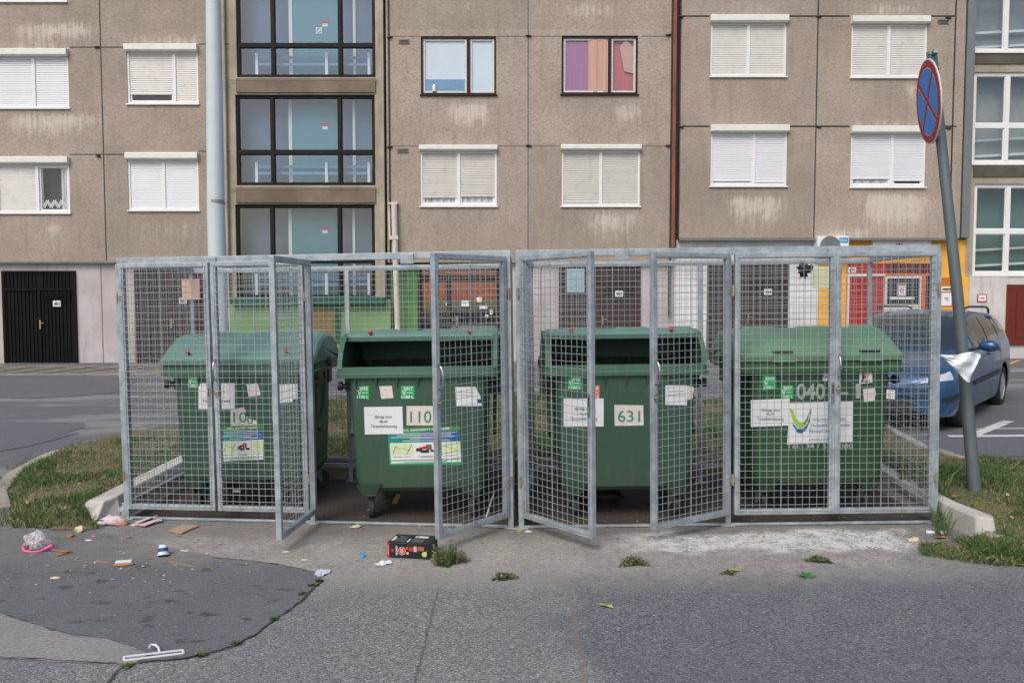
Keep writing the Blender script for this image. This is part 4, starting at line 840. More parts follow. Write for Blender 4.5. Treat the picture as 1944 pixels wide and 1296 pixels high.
def cage(loc, rot, label, doors, plates, shx=0.0, back=DEP):
    def shear(m_):
        m_.v = [(x+shx*clamp(y/back, 0, 1.1), y, z) for x, y, z in m_.v]; return m_
    c = thing('bin_enclosure', label, 'bin enclosure', loc, rot, 'galvanised bin enclosures'); ROOT[c.name] = (0,0,0)
    f = MB(); t = .04; xm = LEN/2
    for x in (t/2, xm, LEN-t/2):
        f.bar((x, 0, 0), (x, 0, HT-.051), t, t, (0,1,0)); f.bar((x, back, 0), (x, back, HT-.08), t, t, (0,1,0))
        f.box(x-.05, x+.05, -.03, .05, .001, .007) ; f.box(x-.05, x+.05, back-.05, back+.03, .001, .007)
    f.box(0, LEN, .0, .04, HT-.05, HT).box(0, LEN, back-.02, back+.02, HT-.08, HT-.035)
    f.box(0, LEN, back-.018, back+.018, .13, .17)
    for x in (t/2, LEN-t/2):
        f.box(x-.02, x+.02, .03, back-.021, HT-.07, HT-.03).box(x-.018, x+.018, .021, back-.021, .10, .14)
    f.box(t, LEN-t, -.012, .012, .004, .022)                                    # threshold strip
    for x in (LEN*.25, LEN*.75): f.box(x-.05, x+.05, -.012, -.001, HT-.085, HT-.01)   # door stops
    shear(f).build('frame', M['galv'], c, local=True, bevel=.004)
    b = MB(); meshpanel(b, .04, xm-.02, .15, HT-.06, back-.022, seed=1); meshpanel(b, xm+.02, LEN-.04, .15, HT-.06, back-.022, seed=2); shear(b).build('back_mesh', M['wire'], c, local=True, smooth=True)
    for x, sd in ((.02, 3), (LEN-.02, 4)):
        s = MB(); meshpanel(s, .03, back-.03, .12, HT-.05, x-.022 if sd == 3 else x+.022, 'y', seed=sd, heavy=False); shear(s).build('side_mesh', M['wire'], c, local=True, smooth=True)
    for i, args in enumerate(doors): door(c, *args, seed=10+i)
    for x, z, col, wd, hh in plates: shear(MB().box(x-wd/2, x+wd/2, back-.034, back-.028, z-hh/2, z+hh/2)).build('sign_plate', col, c, local=True, bevel=.002)
    return c
M['platep'] = pm('peach sign plate', hexs(214,176,158), .5, 0, .05, 8); M['plateb'] = pm('pale blue sign plate', hexs(158,178,186), .45, 0, .05, 8); M['platec'] = pm('cream sign plate', hexs(204,204,168), .5, 0, .05, 8)
rl = math.atan2(.39, 3.035); w0 = .725
LX0 = Vector((-3.02, .40))
cage((LX0.x, LX0.y, gz(LX0.x, .4)), (0, -.0127, -rl), 'left galvanised mesh bin enclosure standing slightly turned, its right cell open', [
    (.04, 1, 0, w0, None, 'catch'), (1.51, -1, 0, w0, None, 'pull'), (1.55, 1, R(88), w0, 'mesh door swung fully outwards', 'catch'), (3.02, -1, R(57), w0, 'mesh door standing half open', 'pull')],
    [(.02, 1.80, M['platep'], .18, .19)], -.17)
cage((.05, 0, gz(.05, 0)), (0, -.0127, 0), 'right galvanised mesh bin enclosure next to the leaning sign pole, its right cell shut', [
    (.04, 1, R(51), w0, 'mesh door standing half open', 'catch'), (1.53, -1, R(31), w0, 'mesh door standing ajar', 'pull'), (1.57, 1, 0, w0, None, 'catch'), (3.02, -1, 0, w0, None, 'pull')],
    [(.42, 1.83, M['plateb'], .16, .21), (2.62, 1.83, M['platec'], .19, .19)], .12)
# ================================================================ BINS
def rrect(hx, y0, y1, z, r=.06, n=4):
    pts = []
    for cx, cy, a0 in ((hx-r, y1-r, 0), (-hx+r, y1-r, 90), (-hx+r, y0+r, 180), (hx-r, y0+r, 270)):
        for k in range(n+1): a = R(a0+90*k/n); pts.append((cx+r*math.cos(a), cy+r*math.sin(a), z))
    return pts
LIDP = [(-.015,1.195),(-.02,1.225),(.0,1.243),(.10,1.295),(.22,1.355),(.33,1.395),(.46,1.415),(.60,1.412),(.73,1.385),(.85,1.33),(.94,1.26),(1.0,1.19)]
OPENP = [(.27,1.372),(.262,1.393),(.285,1.41),(.34,1.422),(.45,1.432),(.60,1.427),(.73,1.395),(.85,1.33),(.94,1.25),(1.0,1.15),(1.035,1.02),(1.05,.86)]
def lidmesh(prof, closed, handles):
    mb = MB(); xs = []; HX = .625
    xs = [(-HX, .0, .0), (-HX+.012, .6, 0), (-HX+.05, 1, 0)]
    edges = [-.44, -.22, 0.0, .22, .44]; st = 0
    for i, e in enumerate(edges): xs += [(e-.012, 1, st), (e+.012, 1, 1-st)]; st = 1-st
    xs += [(HX-.05, 1, st), (HX-.012, .6, 0), (HX, .0, .0)]
    rings = []
    for x, q, s in xs:
        ring = []
        for i, (y, z) in enumerate(prof):
            k = (1-q)*.035; dy = (y-.5); zz = z - k*(1 if 1 < i else 0) + (s*.010 if 4 <= i <= len(prof)-3 else 0)
            ring.append((x, y + (-dy*.03*(1-q)), zz))
        if closed: ring += [(x, .97, 1.185), (x, .02, 1.19)]
        else: ring += [(x, y*.985+.008, z-.012) for y, z in prof[::-1]]
        rings.append(ring)
    mb.loft(rings, True, True, 0)
    if handles:
        for x in (-.30, .36):                               # recessed grips near the front lip
            mb.box(x-.075, x+.075, -.035+.03, .05, 1.238, 1.262, 1); mb.box(x-.085, x+.085, -.026, .0, 1.185, 1.235, 0)
    return mb
def make_bin(x, y, label, open_=False, dk='green', lidm='lid', knobs=True, handles=False, rotz=0, lean=0, scale=1.0):
    root = thing('wheeled_bin', label, 'waste bin', (x, y, gz(x, y)+.004), (0, -.0127, rotz), 'large green wheeled waste bins'); root.scale = (.975, .975, 1); ROOT[root.name] = (0,0,0)
    b = MB(); rings = [rrect(.455, .11, .91, .225, .08), rrect(.495, .075, .945, .26, .08), rrect(.508, .065, .955, .34, .07), rrect(.532, .032, .985, 1.095, .05), rrect(.622, .004, 1.0, 1.10, .04), rrect(.628, .0, 1.003, 1.128, .04), rrect(.618, .009, .995, 1.136, .04), rrect(.618, .009, .995, 1.183, .035), rrect(.60, .03, .975, 1.174, .03)]
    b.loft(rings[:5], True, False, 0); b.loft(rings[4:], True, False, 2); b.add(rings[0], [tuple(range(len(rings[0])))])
    inn = [rrect(.60, .03, .975, 1.174, .03), rrect(.59, .042, .965, 1.13, .03), rrect(.518, .046, .965, 1.105, .03), rrect(.49, .08, .94, .34, .06)]
    b.loft(inn, True, False, 1); b.add(inn[-1], [tuple(range(len(inn[-1])))], 1)
    for i in range(7):                                      # gussets below the rim
        gx = -.48+i*.16; b.prism([(gx-.006, .034, 1.099), (gx-.006, .004, 1.099), (gx-.006, .038, 1.01)], (.012, 0, 0))
        b.prism([(gx-.004, .982, 1.099), (gx-.004, 1.0, 1.099), (gx-.004, .982, 1.0)], (.008, 0, 0))
    for s in (-1, 1):                                       # curved end cheeks, side pockets
        pr = ([(.012,1.183),(.03,1.20),(.10,1.272),(.22,1.336),(.33,1.375),(.46,1.392),(.60,1.39),(.73,1.362),(.85,1.31),(.94,1.24),(.985,1.183)])
        if open_: pr = [(.012,1.168),(.03,1.225),(.075,1.29),(.14,1.345),(.22,1.385),(.32,1.405),(.46,1.415),(.60,1.41),(.73,1.38),(.85,1.31),(.94,1.24),(.985,1.168)]
        x0 = s*.612; b.prism([(x0, a, c) for a, c in pr], (-s*.022, 0, 0))
        band = [(a, c) for a, c in pr]; 
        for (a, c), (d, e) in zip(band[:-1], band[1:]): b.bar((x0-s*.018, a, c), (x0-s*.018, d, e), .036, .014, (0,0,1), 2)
        b.box(s*.525, s*.60, .22, .40, .98, 1.099); b.box(s*.525, s*.60, .62, .74, .98, 1.099)
    for sx in (-1, 1):
        for y0 in (.11, .78): b.loft([rrect(.07, y0-.02, y0+.15, .205, .02), rrect(.11, y0-.05, y0+.17, .30, .02)], True, True, 0) if False else b.add([(sx*.40+vx, vy, vz) for vx, vy, vz in (rrect(.065, y0-.03, y0+.12, .205, .02)+rrect(.105, y0-.06, y0+.15, .285, .02))], [tuple(range(20))[::-1]] + [(k, (k+1)%20, (k+1)%20+20, k+20) for k in range(20)])
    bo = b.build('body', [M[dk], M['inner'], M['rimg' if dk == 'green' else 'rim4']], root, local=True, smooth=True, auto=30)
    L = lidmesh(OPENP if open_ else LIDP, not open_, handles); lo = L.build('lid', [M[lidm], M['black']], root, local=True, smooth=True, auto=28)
    if open_: lo['label'] = 'lid pushed back open'
    if knobs:
        for s in (-.40, .39):
            ky, kz = (.30, 1.412) if open_ else (.05, 1.275)
            MB().tube([(s, ky+.03, kz-.02), (s, ky-.02, kz+.015)], .011, 8, 1).blob((s, ky-.025, kz+.018), .02, .016, .016, .05, 1, 10, 6, 0).build('knob', [M['red'], M['black']], root, local=True, smooth=True)
    for s in (-1, 1):
        MB().tube([(s*.52, .14, 1.03), (s*.60, .14, 1.03), (s*.602, .14, 1.03), (s*.635, .14, 1.03)], [.02, .02, .034, .034], 14).build('trunnion', M['black'], root, local=True, smooth=True, auto=30)
        a = MB(); a.bar((s*.59, .5, 1.10), (s*.575, .5, .80), .03, .07, (0,1,0)); a.bar((s*.575, .5, .81), (s*.57, .34, .62), .03, .06, (0,1,0)); a.blob((s*.64, .5, 1.17), .02, .05, .05, .02, 1, 10, 6); a.build('lid_arm', M[dk], root, local=True, smooth=True, auto=30)
    rnd = random.Random(int(abs(x)*100))
    for sx in (-1, 1):
        for cy in (.13, .80):
            an = rnd.uniform(-.4, .4) + (math.pi if cy < .5 else 2.2); ax = Vector((math.cos(an), math.sin(an), 0)); fw = Vector((-ax.y, ax.x, 0)); c0 = Vector((sx*.40, cy+.03, 0)); wc = c0 - fw*.05*(1 if cy > .5 else 1) + Vector((0,0,.09))
            f = MB().box(c0.x-.055, c0.x+.055, c0.y-.05, c0.y+.05, .196, .2045); f.tube([c0+Vector((0,0,.18)), c0+Vector((0,0,.197))], .04, 14)
            for s in (-1, 1):
                o = ax*.03*s; q = [c0+o+fw*.045+Vector((0,0,.183)), c0+o-fw*.05+Vector((0,0,.183)), wc+o-fw*.012+Vector((0,0,-.014)), wc+o+fw*.014+Vector((0,0,-.014))]; f.prism(q, ax*.004*s)
            f.add([c0-ax*.032+fw*.045+Vector((0,0,.183)), c0+ax*.032+fw*.045+Vector((0,0,.183)), c0+ax*.032-fw*.05+Vector((0,0,.183)), c0-ax*.032-fw*.05+Vector((0,0,.183))], [(0,1,2,3)])
            f.tube([wc-ax*.036, wc+ax*.036], .008, 8)
            fo = f.build('caster', M['forkm'], root, local=True)
            MB().lathe([(0,-.018),(.05,-.018),(.055,-.022),(.082,-.022),(.09,-.012),(.09,.012),(.082,.022),(.055,.022),(.05,.018),(0,.018)], wc, ax, 24).build('wheel', M['rubber'], fo, local=True, smooth=True, auto=40)
    return root
def inv(root):
    bpy.context.view_layer.update(); return root.matrix_world.inverted()
class Face:
    """places flat labels on a bin's sloping front: photograph points become points on that front"""
    def __init__(s, root):
        bpy.context.view_layer.update(); s.r = root; s.m = root.matrix_world.copy(); s.i = s.m.inverted()
        a, b = Vector((0, .032, 1.095)), Vector((0, .065, .34)); up = (a-b).normalized(); s.n = s.m.to_3x3() @ Vector((0, -up.z, up.y)); s.p = s.m @ a
    def pt(s, px, py, h=.002): return s.i @ (onplane(px, py, s.p, s.n) + s.n*h)
    def sticker(s, name, quad, mat, texts=(), shapes=(), h=.002, label=None, mats=None):
        """quad: photo points; texts: (string, cx, cy, height px, width px, mat index); shapes: (points, mat index)"""
        mb = MB(); vs = [s.pt(*q, h) for q in quad]
        # wobble the outline a little
        mb.add(vs, [tuple(range(len(vs)))], 0)
        x0 = min(q[0] for q in quad); 
        for pts, mi, dh in shapes: mb.add([s.pt(*q, h+dh) for q in pts], [tuple(range(len(pts)))], mi)
        for t in texts:
            st, cx, cy, hh, ww, mi = t[:6]; sl = t[6] if len(t) > 6 else 0
            o = s.pt(cx, cy, h+.0022); ux = (s.pt(cx+10, cy+sl*10, h+.0022)-o); uy = (s.pt(cx-sl*10, cy-10, h+.0022)-o); k = ux.length/10
            mb.text(st, o, ux.normalized(), uy.normalized(), hh*k, mi, ww*k if ww else None, bold=t[7] if len(t) > 7 else 0)
        o = mb.build(name, mats or [mat, M['ink']], s.r, local=True)
        if label: o['label'] = label
        return o
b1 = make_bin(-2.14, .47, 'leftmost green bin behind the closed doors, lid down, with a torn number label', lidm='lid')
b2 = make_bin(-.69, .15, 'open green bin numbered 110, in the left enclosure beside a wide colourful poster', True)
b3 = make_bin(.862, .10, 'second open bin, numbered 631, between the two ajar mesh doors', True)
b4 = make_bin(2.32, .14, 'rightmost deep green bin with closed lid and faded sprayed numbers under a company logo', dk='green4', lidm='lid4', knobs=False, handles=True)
F1, F2, F3, F4 = Face(b1), Face(b2), Face(b3), Face(b4)
Q = lambda x0, y0, x1, y1: [(x0,y0),(x1,y0),(x1,y1),(x0,y1)]
GS = [M['stg'], M['inkw'], M['paper']]
def vmark(x0, y0, w_, h_): return [(x0, y0), (x0+w_*.28, y0), (x0+w_*.5, y0+h_*.7), (x0+w_*.8, y0+h_*.1), (x0+w_, y0), (x0+w_*.62, y0+h_), (x0+w_*.4, y0+h_)]
def yearst(Fc, x0, y0, x1, y1, year, mats, nm, mi=1, extra=None):
    w_, h_ = x1-x0, y1-y0; cx = (x0+x1)/2
    return Fc.sticker(nm, extra or Q(x0, y0, x1, y1), None, [(year, cx+1, y0+h_*.2, h_*.26, w_*.68, mi, 0, .03), ('1100 L', cx, y1-h_*.16, h_*.22, w_*.9, mi, 0, .03)],
        [(vmark(x0+w_*.08, y0+h_*.36, w_*.3, h_*.3), mi, .0012), (Q(x0+w_*.4, y0+h_*.5, x1-w_*.12, y0+h_*.54), mi, .0012)], mats=mats)
# bin with the torn number
yearst(F1, 357, 711, 376, 736, '2015', GS, 'volume_sticker')
F1.sticker('address_notice', Q(377, 727, 446, 776), None, [('Ifjúság utca', 411, 742, 5.5, 32, 1), ('48-49', 411, 751, 5, 15, 1), ('Társasházközösség', 411, 760, 5.5, 52, 1)], mats=[M['paper'], M['ink']])
F1.sticker('blank_label', [(468,729),(490,727),(495,750),(472,753)], None, [], mats=[M['paperold']])
F1.sticker('number_label', [(438,778),(463,772),(467,781),(464,786),(476,795),(484,797),(488,799),(488,809),(438,808)], None, [('10', 456, 791, 20, 26, 1), ('0', 475, 797, 15, 11, 1)], mats=[M['paperold'], M['inkg']])
F1.sticker('blank_notice', [(518,729),(565,728),(565,762),(520,765)], None, [], [(Q(556,757,565,763), 1, .001)], mats=[M['paper'], M['navy']])
def poster(Fc, x0, y0, x1, y1, dx=0, cutx=None):
    """waste calendar poster: green head, blue band with lines of text, picture strip of maps and a machine, green foot"""
    w_, h_ = x1-x0, y1-y0; X = lambda u, v: (x0+u*w_+v*dx, y0+v*h_-u*h_*.05)
    q = lambda u0, v0, u1, v1: [X(u0,v0), X(u1,v0), X(u1,v1), X(u0,v1)]
    sh = [(q(0,0,1,.12),1,.0006),(q(0,.12,.45,.40),2,.0006),(q(.45,.12,1,.40),3,.0006),(q(.02,.40,1,.88),4,.0006),(q(.03,.42,.34,.72),5,.0012),(q(.7,.42,1,.72),5,.0012),(q(0,.85,1,.875),6,.0012),(q(.02,.88,1,.935),4,.0006),
          (q(.43,.52,.56,.58),7,.0012),(q(.38,.55,.47,.64),8,.0012),(q(.44,.60,.56,.68),8,.0014),(q(.52,.46,.60,.60),9,.0016),(q(.58,.60,.67,.66),8,.0012),(q(.48,.5,.54,.56),7,.0018),
          ([X(.05,.66),X(.1,.48),X(.11,.48),X(.06,.66)],8,.0016),([X(.24,.7),X(.32,.45),X(.33,.45),X(.25,.7)],8,.0016),([X(.08,.5),X(.3,.6),X(.3,.61),X(.08,.51)],6,.0016),([X(.75,.5),X(.95,.62),X(.95,.63),X(.75,.51)],6,.0016)]
    for v, a, b in ((.155,.06,.94),(.20,.12,.88),(.25,.04,.95),(.29,.3,.7),(.345,.2,.86),(.76,.06,.3),(.76,.4,.66),(.79,.44,.6),(.76,.74,.95),(.905,.2,.8)): sh.append((q(a, v, b, v+.014), 4 if v < .4 else 10, .0018))
    t = [('TISZTA, RENDEZETT HULLADÉK', x0+w_*.5, y0+h_*.065-h_*.025, h_*.05, w_*.75, 4, -.05, .03)]
    Fc.sticker('poster', q(0,0,1,1), None, t, sh, h=.0015, mats=[M['stg'], M['dgreen'], M['bteal'], M['bblue'], M['paper'], M['mapg'], M['dgreen'], M['red'], M['ink'], M['olive'], M['stripgrey']])
poster(F1, 421, 809, 500, 880)
# bin 110
yearst(F2, 677, 732, 701, 757, '2015', GS, 'volume_sticker', extra=[(687,732),(701,732),(701,757),(690,757),(677,750),(684,747)])
F2.sticker('blank_label', [(720,733),(744,732),(747,755),(724,757)], None, [], mats=[M['paperold']])
yearst(F2, 761, 732, 787, 757, '2017', GS, 'volume_sticker')
poster(F2, 736, 812, 872, 884, 4)
F2.sticker('address_notice', [(691,772),(764,771),(766,823),(693,824)], None, [('Ifjúság utca', 728, 790, 5.8, 32, 1), ('48-49', 728, 799.5, 5.2, 16, 1), ('Társasházközösség', 729, 808, 5.8, 50, 1)], h=.006, mats=[M['paper'], M['ink']])
F2.sticker('number_label', Q(772, 770, 825, 807), None, [('110', 799, 790, 23, 40, 1)], h=.005, mats=[M['paperold'], M['inkg']])
F2.sticker('blank_notice', [(864,734),(903,734),(912,752),(915,770),(866,771)], None, [], [(Q(868,744,900,745),1,.001),(Q(868,750,898,751),1,.001),([(905,757),(914,757),(914,765),(906,765)],2,.001)], mats=[M['paper'], M['stripgrey'], M['navy']])
# bin 631
yearst(F3, 1078, 714, 1104, 739, '2015', GS, 'volume_sticker')
yearst(F3, 1115, 731, 1138, 756, '2016', [M['sto'], M['inkw'], M['paper']], 'volume_sticker')
F3.sticker('address_notice', Q(1070, 756, 1146, 809), None, [('Ifjúság utca', 1108, 775, 5.8, 34, 1), ('48-49', 1108, 785, 5.2, 16, 1), ('Társasházközösség', 1108, 794, 5.8, 52, 1)], mats=[M['paper'], M['ink']])
F3.sticker('number_label', [(1166,768),(1221,769),(1222,807),(1167,808)], None, [('631', 1194, 789, 22, 42, 1)], [([(1172,781),(1178,776),(1180,779),(1174,784)],0,.004)], mats=[M['paperold'], M['inkg']])
F3.sticker('blank_notice', [(1263,731),(1304,731),(1318,738),(1312,758),(1304,757),(1304,769),(1263,768)], None, [], [(Q(1268,742,1298,743),1,.001),(Q(1268,750,1300,751),1,.001),([(1304,732),(1317,734),(1315,756),(1304,757)],2,.001)], mats=[M['paper'], M['stripgrey'], M['paperold']])
# right bin
F4.sticker('volume_sticker', [(1447,709),(1470,707),(1471,738),(1448,741)], None, [('2015', 1461, 718, 6, 17, 1, 0, .03), ('1100 L', 1460, 735, 5.5, 20, 1, 0, .03), ('2012', 1458, 710.5, 3.5, 14, 3)],
    [([(1449,714),(1473,713),(1473,738),(1449,739)],0,.0006),(vmark(1450,722,8,8),1,.0012)], mats=[M['stg'], M['inkw'], M['paper'], M['inkr']])
yearst(F4, 1482, 731, 1506, 756, '2017', GS, 'volume_sticker')
F4.sticker('volume_sticker', [(1556,699),(1572,699),(1572,720),(1566,723),(1558,719)], None, [('1100', 1565, 715, 5, 14, 1, 0, .03)], [(Q(1563,701,1569,709),1,.001)], mats=[M['paper'], M['navy']])
F4.sticker('volume_sticker', [(1632,704),(1655,701),(1656,726),(1631,728)], None, [('2009', 1643, 706.5, 5, 19, 1, 0, .04), ('AKT', 1643, 715, 6, 13, 1, 0, .06), ('1100 L', 1644, 723, 5, 19, 2, 0, .04)], mats=[M['paper'], M['inkr'], M['ink']])
F4.sticker('address_notice', [(1425,759),(1499,756),(1499,807),(1425,810)], None, [('Ifjúság utca', 1463, 777, 5.8, 34, 1), ('45-47', 1462, 785, 5.4, 16, 1), ('Társasházközösség', 1462, 794, 5.8, 50, 1)], h=.004, mats=[M['paper'], M['ink']])
lg_ = [([(1499,774),(1505,778),(1511,793),(1518,801),(1526,802),(1533,798),(1530,806),(1522,812),(1515,812),(1508,804),(1503,793)],1,.0012), ([(1503,801),(1514,813),(1524,813),(1533,805),(1537,792),(1540,775),(1534,789),(1528,800),(1539,776),(1540,782),(1537,800),(1528,818),(1520,822),(1513,820),(1508,812)],2,.0010),
       ([(1504,806),(1514,814),(1524,814),(1532,805),(1538,788),(1540,775),(1538,796),(1531,814),(1522,822),(1514,821)],2,.0016), ([(1524,802),(1530,796),(1538,776),(1534,796),(1527,806)],3,.0022)]
F4.sticker('company_sign', [(1499,765),(1619,761),(1619,838),(1494,843)], None, [('Vértes Vidéki', 1574, 795, 6.5, 64, 3, -.02), ('Hulladékgazdálkodási', 1577, 806, 6.5, 74, 2, -.02), ('Nonprofit Kft.', 1566, 817, 6.5, 60, 2, -.02), ('ÁTSZÁLLÍTÁS', 1555, 834, 4, 40, 2, -.02)], lg_, mats=[M['paper'], M['lime'], M['bblue'], M['dgreen']])
F4.sticker('blank_label', [(1638,738),(1661,736),(1663,748),(1659,761),(1640,763)], None, [], mats=[M['paperold']])
def painted(Fc, items, name='painted_number'):
    mb = MB()
    for st, cx, cy, hh, ww in items:
        o = Fc.pt(cx, cy, .0016); ux = (Fc.pt(cx+10, cy, .0016)-o); uy = (Fc.pt(cx, cy-10, .0016)-o); k = ux.length/10; mb.text(st, o, ux.normalized(), uy.normalized(), hh*k, 0, ww*k, bold=.02)
    mb.build(name, M['spray'], Fc.r, local=True)
painted(F4, [('040', 1539, 742, 30, 54)]); painted(F4, [('-1', 1612, 741, 28, 44)])
painted(F4, [('Tel.: 34 / 515-080', 1556, 846, 9, 126)], 'painted_text')
# ================================================================ STREET FURNITURE
# tall lamp pole between the enclosure and the building
YP = 3.15; b0 = P(418, 640, YP); t0 = P(405, 0, YP); lp = MB(); zb = gz(b0.x, YP)+.05
lp.tube([(b0.x, YP, zb), (b0.x, YP, zb+.9), (b0.x, YP, zb+.93), (b0.x-.02, YP, 2.6), (t0.x, YP, t0.z), (t0.x-.03, YP, 7.5)], [.105, .105, .098, .095, .078, .066], 24)
ro = thing('lamp_pole', 'tall pale blue grey tapering lamp pole rising behind the left enclosure', 'lamp pole', (b0.x, YP, zb))
lp.build('pole', M['polegrey'], ro, smooth=True, auto=60)
c = P(411, 383, YP); k = MB().tube([(c.x, YP, c.z-.018), (c.x, YP, c.z+.018)], .096, 24); k.box(c.x-.13, c.x-.085, YP-.02, YP+.02, c.z-.014, c.z+.014).box(c.x+.085, c.x+.12, YP-.02, YP+.02, c.z-.014, c.z+.014); k.build('clamp', M['forkm'], ro, smooth=True, auto=40)
# leaning sign pole
YB = .33; b = G(1852, 930, .2); b = Vector((P(1851, 918, YB).x, YB, 0)); b.z = gz(b.x, YB)+.15; tp = P(1769, 100, YB+.25); 
sp = thing('road_sign', 'leaning grey pole with a round red crossed blue no stopping sign', 'road sign', tuple(b))
ax = (tp-b).normalized(); MB().tube([b-ax*.1, b.lerp(tp, .45)+Vector((.015,0,0)), tp], [.047, .042, .036], 20).build('pole', M['polegalv'], sp, smooth=True, auto=60)
cs = P(1764, 185, YB+.10); n = Vector((-.977, .213, 0)); n = (n - ax*n.dot(ax)).normalized(); n.z += .0; uy = ax; ux = uy.cross(n).normalized()
cs = b + ax*((cs-b).dot(ax)) + n*.06 - Vector((0,0,0)); RR = .325
def disc(r, h, mi, mb, nn=48): mb.add([cs + n*h + (ux*math.cos(2*math.pi*k/nn)+uy*math.sin(2*math.pi*k/nn))*r for k in range(nn)], [tuple(range(nn))], mi)
sb = MB(); sb.loft([[cs+n*h+(ux*math.cos(2*math.pi*k/48)+uy*math.sin(2*math.pi*k/48))*r for k in range(48)] for r, h in ((RR-.01,-.012),(RR,-.008),(RR,.0),(RR-.006,.002))], True, True, 0)
disc(RR-.012, .0028, 1, sb)
rb = RR*.80
for q in range(4):                                                   # four blue fields between the bars of the red cross
    a0 = math.pi/4+q*math.pi/2; g_ = .036; pts = []; d1 = Vector((math.cos(a0), math.sin(a0))); mid = a0+math.pi/4; m = Vector((math.cos(mid), math.sin(mid)))
    for wdt, r_, hh, mi in ((0.0, rb, .0045, 2), (.010, rb-.008, .0075, 3)):
        gg = g_*.5+wdt*.7; pts = [m*(gg*1.414)]; s0 = math.asin(gg/r_)
        for k in range(9): aa = lerp(a0+s0, a0+math.pi/2-s0, k/8); pts.append(Vector((math.cos(aa), math.sin(aa)))*r_)
        sb.add([cs+n*hh+ux*p_.x+uy*p_.y for p_ in pts], [tuple(range(len(pts)))], mi)
M['signred'] = pm('sign red', hexs(188,36,40), .6, 0, .08, 8); M['signblue'] = pm('sign blue', hexs(64,142,224), .6, 0, .05, 5); M['signw'] = pm('sign white edge', (.6,.6,.58), .4)
sb.build('sign_face', [M['signw'], M['signred'], M['signw'], M['signblue']], sp)
cl = MB()
for f_ in (.27, -.27): c = cs+uy*f_; cl.bar(c-n*.01, c-n*.11, .03, .05); cl.bar(c-n*.02-ux*.08, c-n*.02+ux*.08, .025)
for f_, s_ in ((.285,.03),(.285,-.03),(-.285,.03),(-.285,-.03)): c = cs+uy*f_+ux*s_; cl.tube([c+n*.003, c+n*.008], .008, 8)
cl.bar(tp-ax*.02-ux*.03, tp-ax*.02+ux*.1, .03); cl.tube([tp-ax*.02, tp+ax*.006], .040, 16); cl.build('clamp', M['forkm'], sp)
# white bag knotted round the pole
def clothpatch(name, rows, mat, label, cat, thick=.004, sub=1, seed=0, amp=.01):
    """rows: lists of 3D points, left to right"""
    mb = MB(); n = len(rows[0]); vs = []
    for j, r_ in enumerate(rows):
        for i, p_ in enumerate(r_): vs.append(Vector(p_)+Vector((0, amp*mnoise.noise(Vector((i*.9, j*.9, seed)))*3, 0)))
    mb.add(vs, [(j*n+i, j*n+i+1, (j+1)*n+i+1, (j+1)*n+i) for j in range(len(rows)-1) for i in range(n-1)])
    o = single(name, mb, mat, label, cat, smooth=True); s = o.modifiers.new('solid', 'SOLIDIFY'); s.thickness = thick
    if sub: q = o.modifiers.new('sub', 'SUBSURF'); q.levels = q.render_levels = sub
    return o
g = NG('white plastic film'); b_ = g.bsdf(hexs(226,228,232), .38, 0, g.noise(g.map(g.coord(), (9,9,26)), 2, 4), .5, .02); b_.inputs['Transmission Weight'].default_value = .0; b_.inputs['Subsurface Weight'].default_value = .15; M['film'] = g.mat
top = [(1782,672),(1795,673),(1810,674),(1822,672),(1834,668),(1846,667),(1856,669),(1863,672)]
bot = [(1783,676),(1794,684),(1806,694),(1815,703),(1823,712),(1832,722),(1839,730),(1847,708)]
rows = []
for j in range(8):
    r_ = []
    for i in range(8):
        t = j/7; y = .20 - .05*math.sin(i/7*math.pi) - .03*math.sin(t*3.1)*(i/7) + .02*math.sin(i*2.1+j*.9); r_.append(P(lerp(top[i][0], bot[i][0], t), lerp(top[i][1], bot[i][1], t), y))
    rows.append(r_)
clothpatch('plastic_bag', rows, M['film'], 'white plastic bag knotted round the leaning sign pole', 'plastic bag', .003, 2, 3, .012)
# ================================================================ CAR
M['paint'] = pm('blue metallic car paint', hexs(44,84,124), .3, .4, .02, 1.0, .0, (.12,.14,.16), Coat_Weight=.6, Coat_Roughness=.06)
M['carglass'] = pm('dark car glass', (.025,.03,.032), .05, 0, .02, .5, Specular_IOR_Level=.9)
M['lens'] = pm('headlight lens', (.72,.75,.78), .12, .4, .25, 22); M['rim'] = pm('wheel trim', (.5,.49,.46), .4, .5, .1, 6, .3)
M['tyre'] = pm('tyre', (.018,.018,.018), .8, 0, .2, 8, .3, (.06,.055,.05)); M['trimb'] = pm('black car trim', (.02,.021,.023), .5)
fw_, rw_ = G(1813, 808), G(1889, 765); hd = (fw_-rw_); hd.z = 0; hd.normalize(); lft = Vector((-hd.y, hd.x, 0))
if lft.x < 0: lft = -lft
nose = fw_ - lft*.74 + hd*.88; nose.z = gz(nose.x, nose.y)
car = thing('parked_car', 'blue estate car with roof rails parked behind the right end of the enclosure', 'car', tuple(nose), (0, 0, math.atan2(hd.y, hd.x))); ROOT[car.name] = (0,0,0)
def pw(tab, u):
    for (a, x), (b, y) in zip(tab[:-1], tab[1:]):
        if u <= b: t = clamp((u-a)/(b-a)); return lerp(x, y, t)
    return tab[-1][1]
def sm(tab, u): return (pw(tab, u-.05)+pw(tab, u)*2+pw(tab, u+.05))/4
WT = lambda u: .86*(max(0, 1-abs(1-min(u, .5)/.5)**2.7))**(1/2.7) * (1 if u < 3.9 else 1-.16*((u-3.9)/.55)**2)
ZB = lambda u: sm([(0,.50),(.05,.63),(.14,.70),(.4,.78),(.8,.87),(1.15,.93),(1.5,.96),(2.6,.99),(4.2,1.04),(4.45,.96)], u)
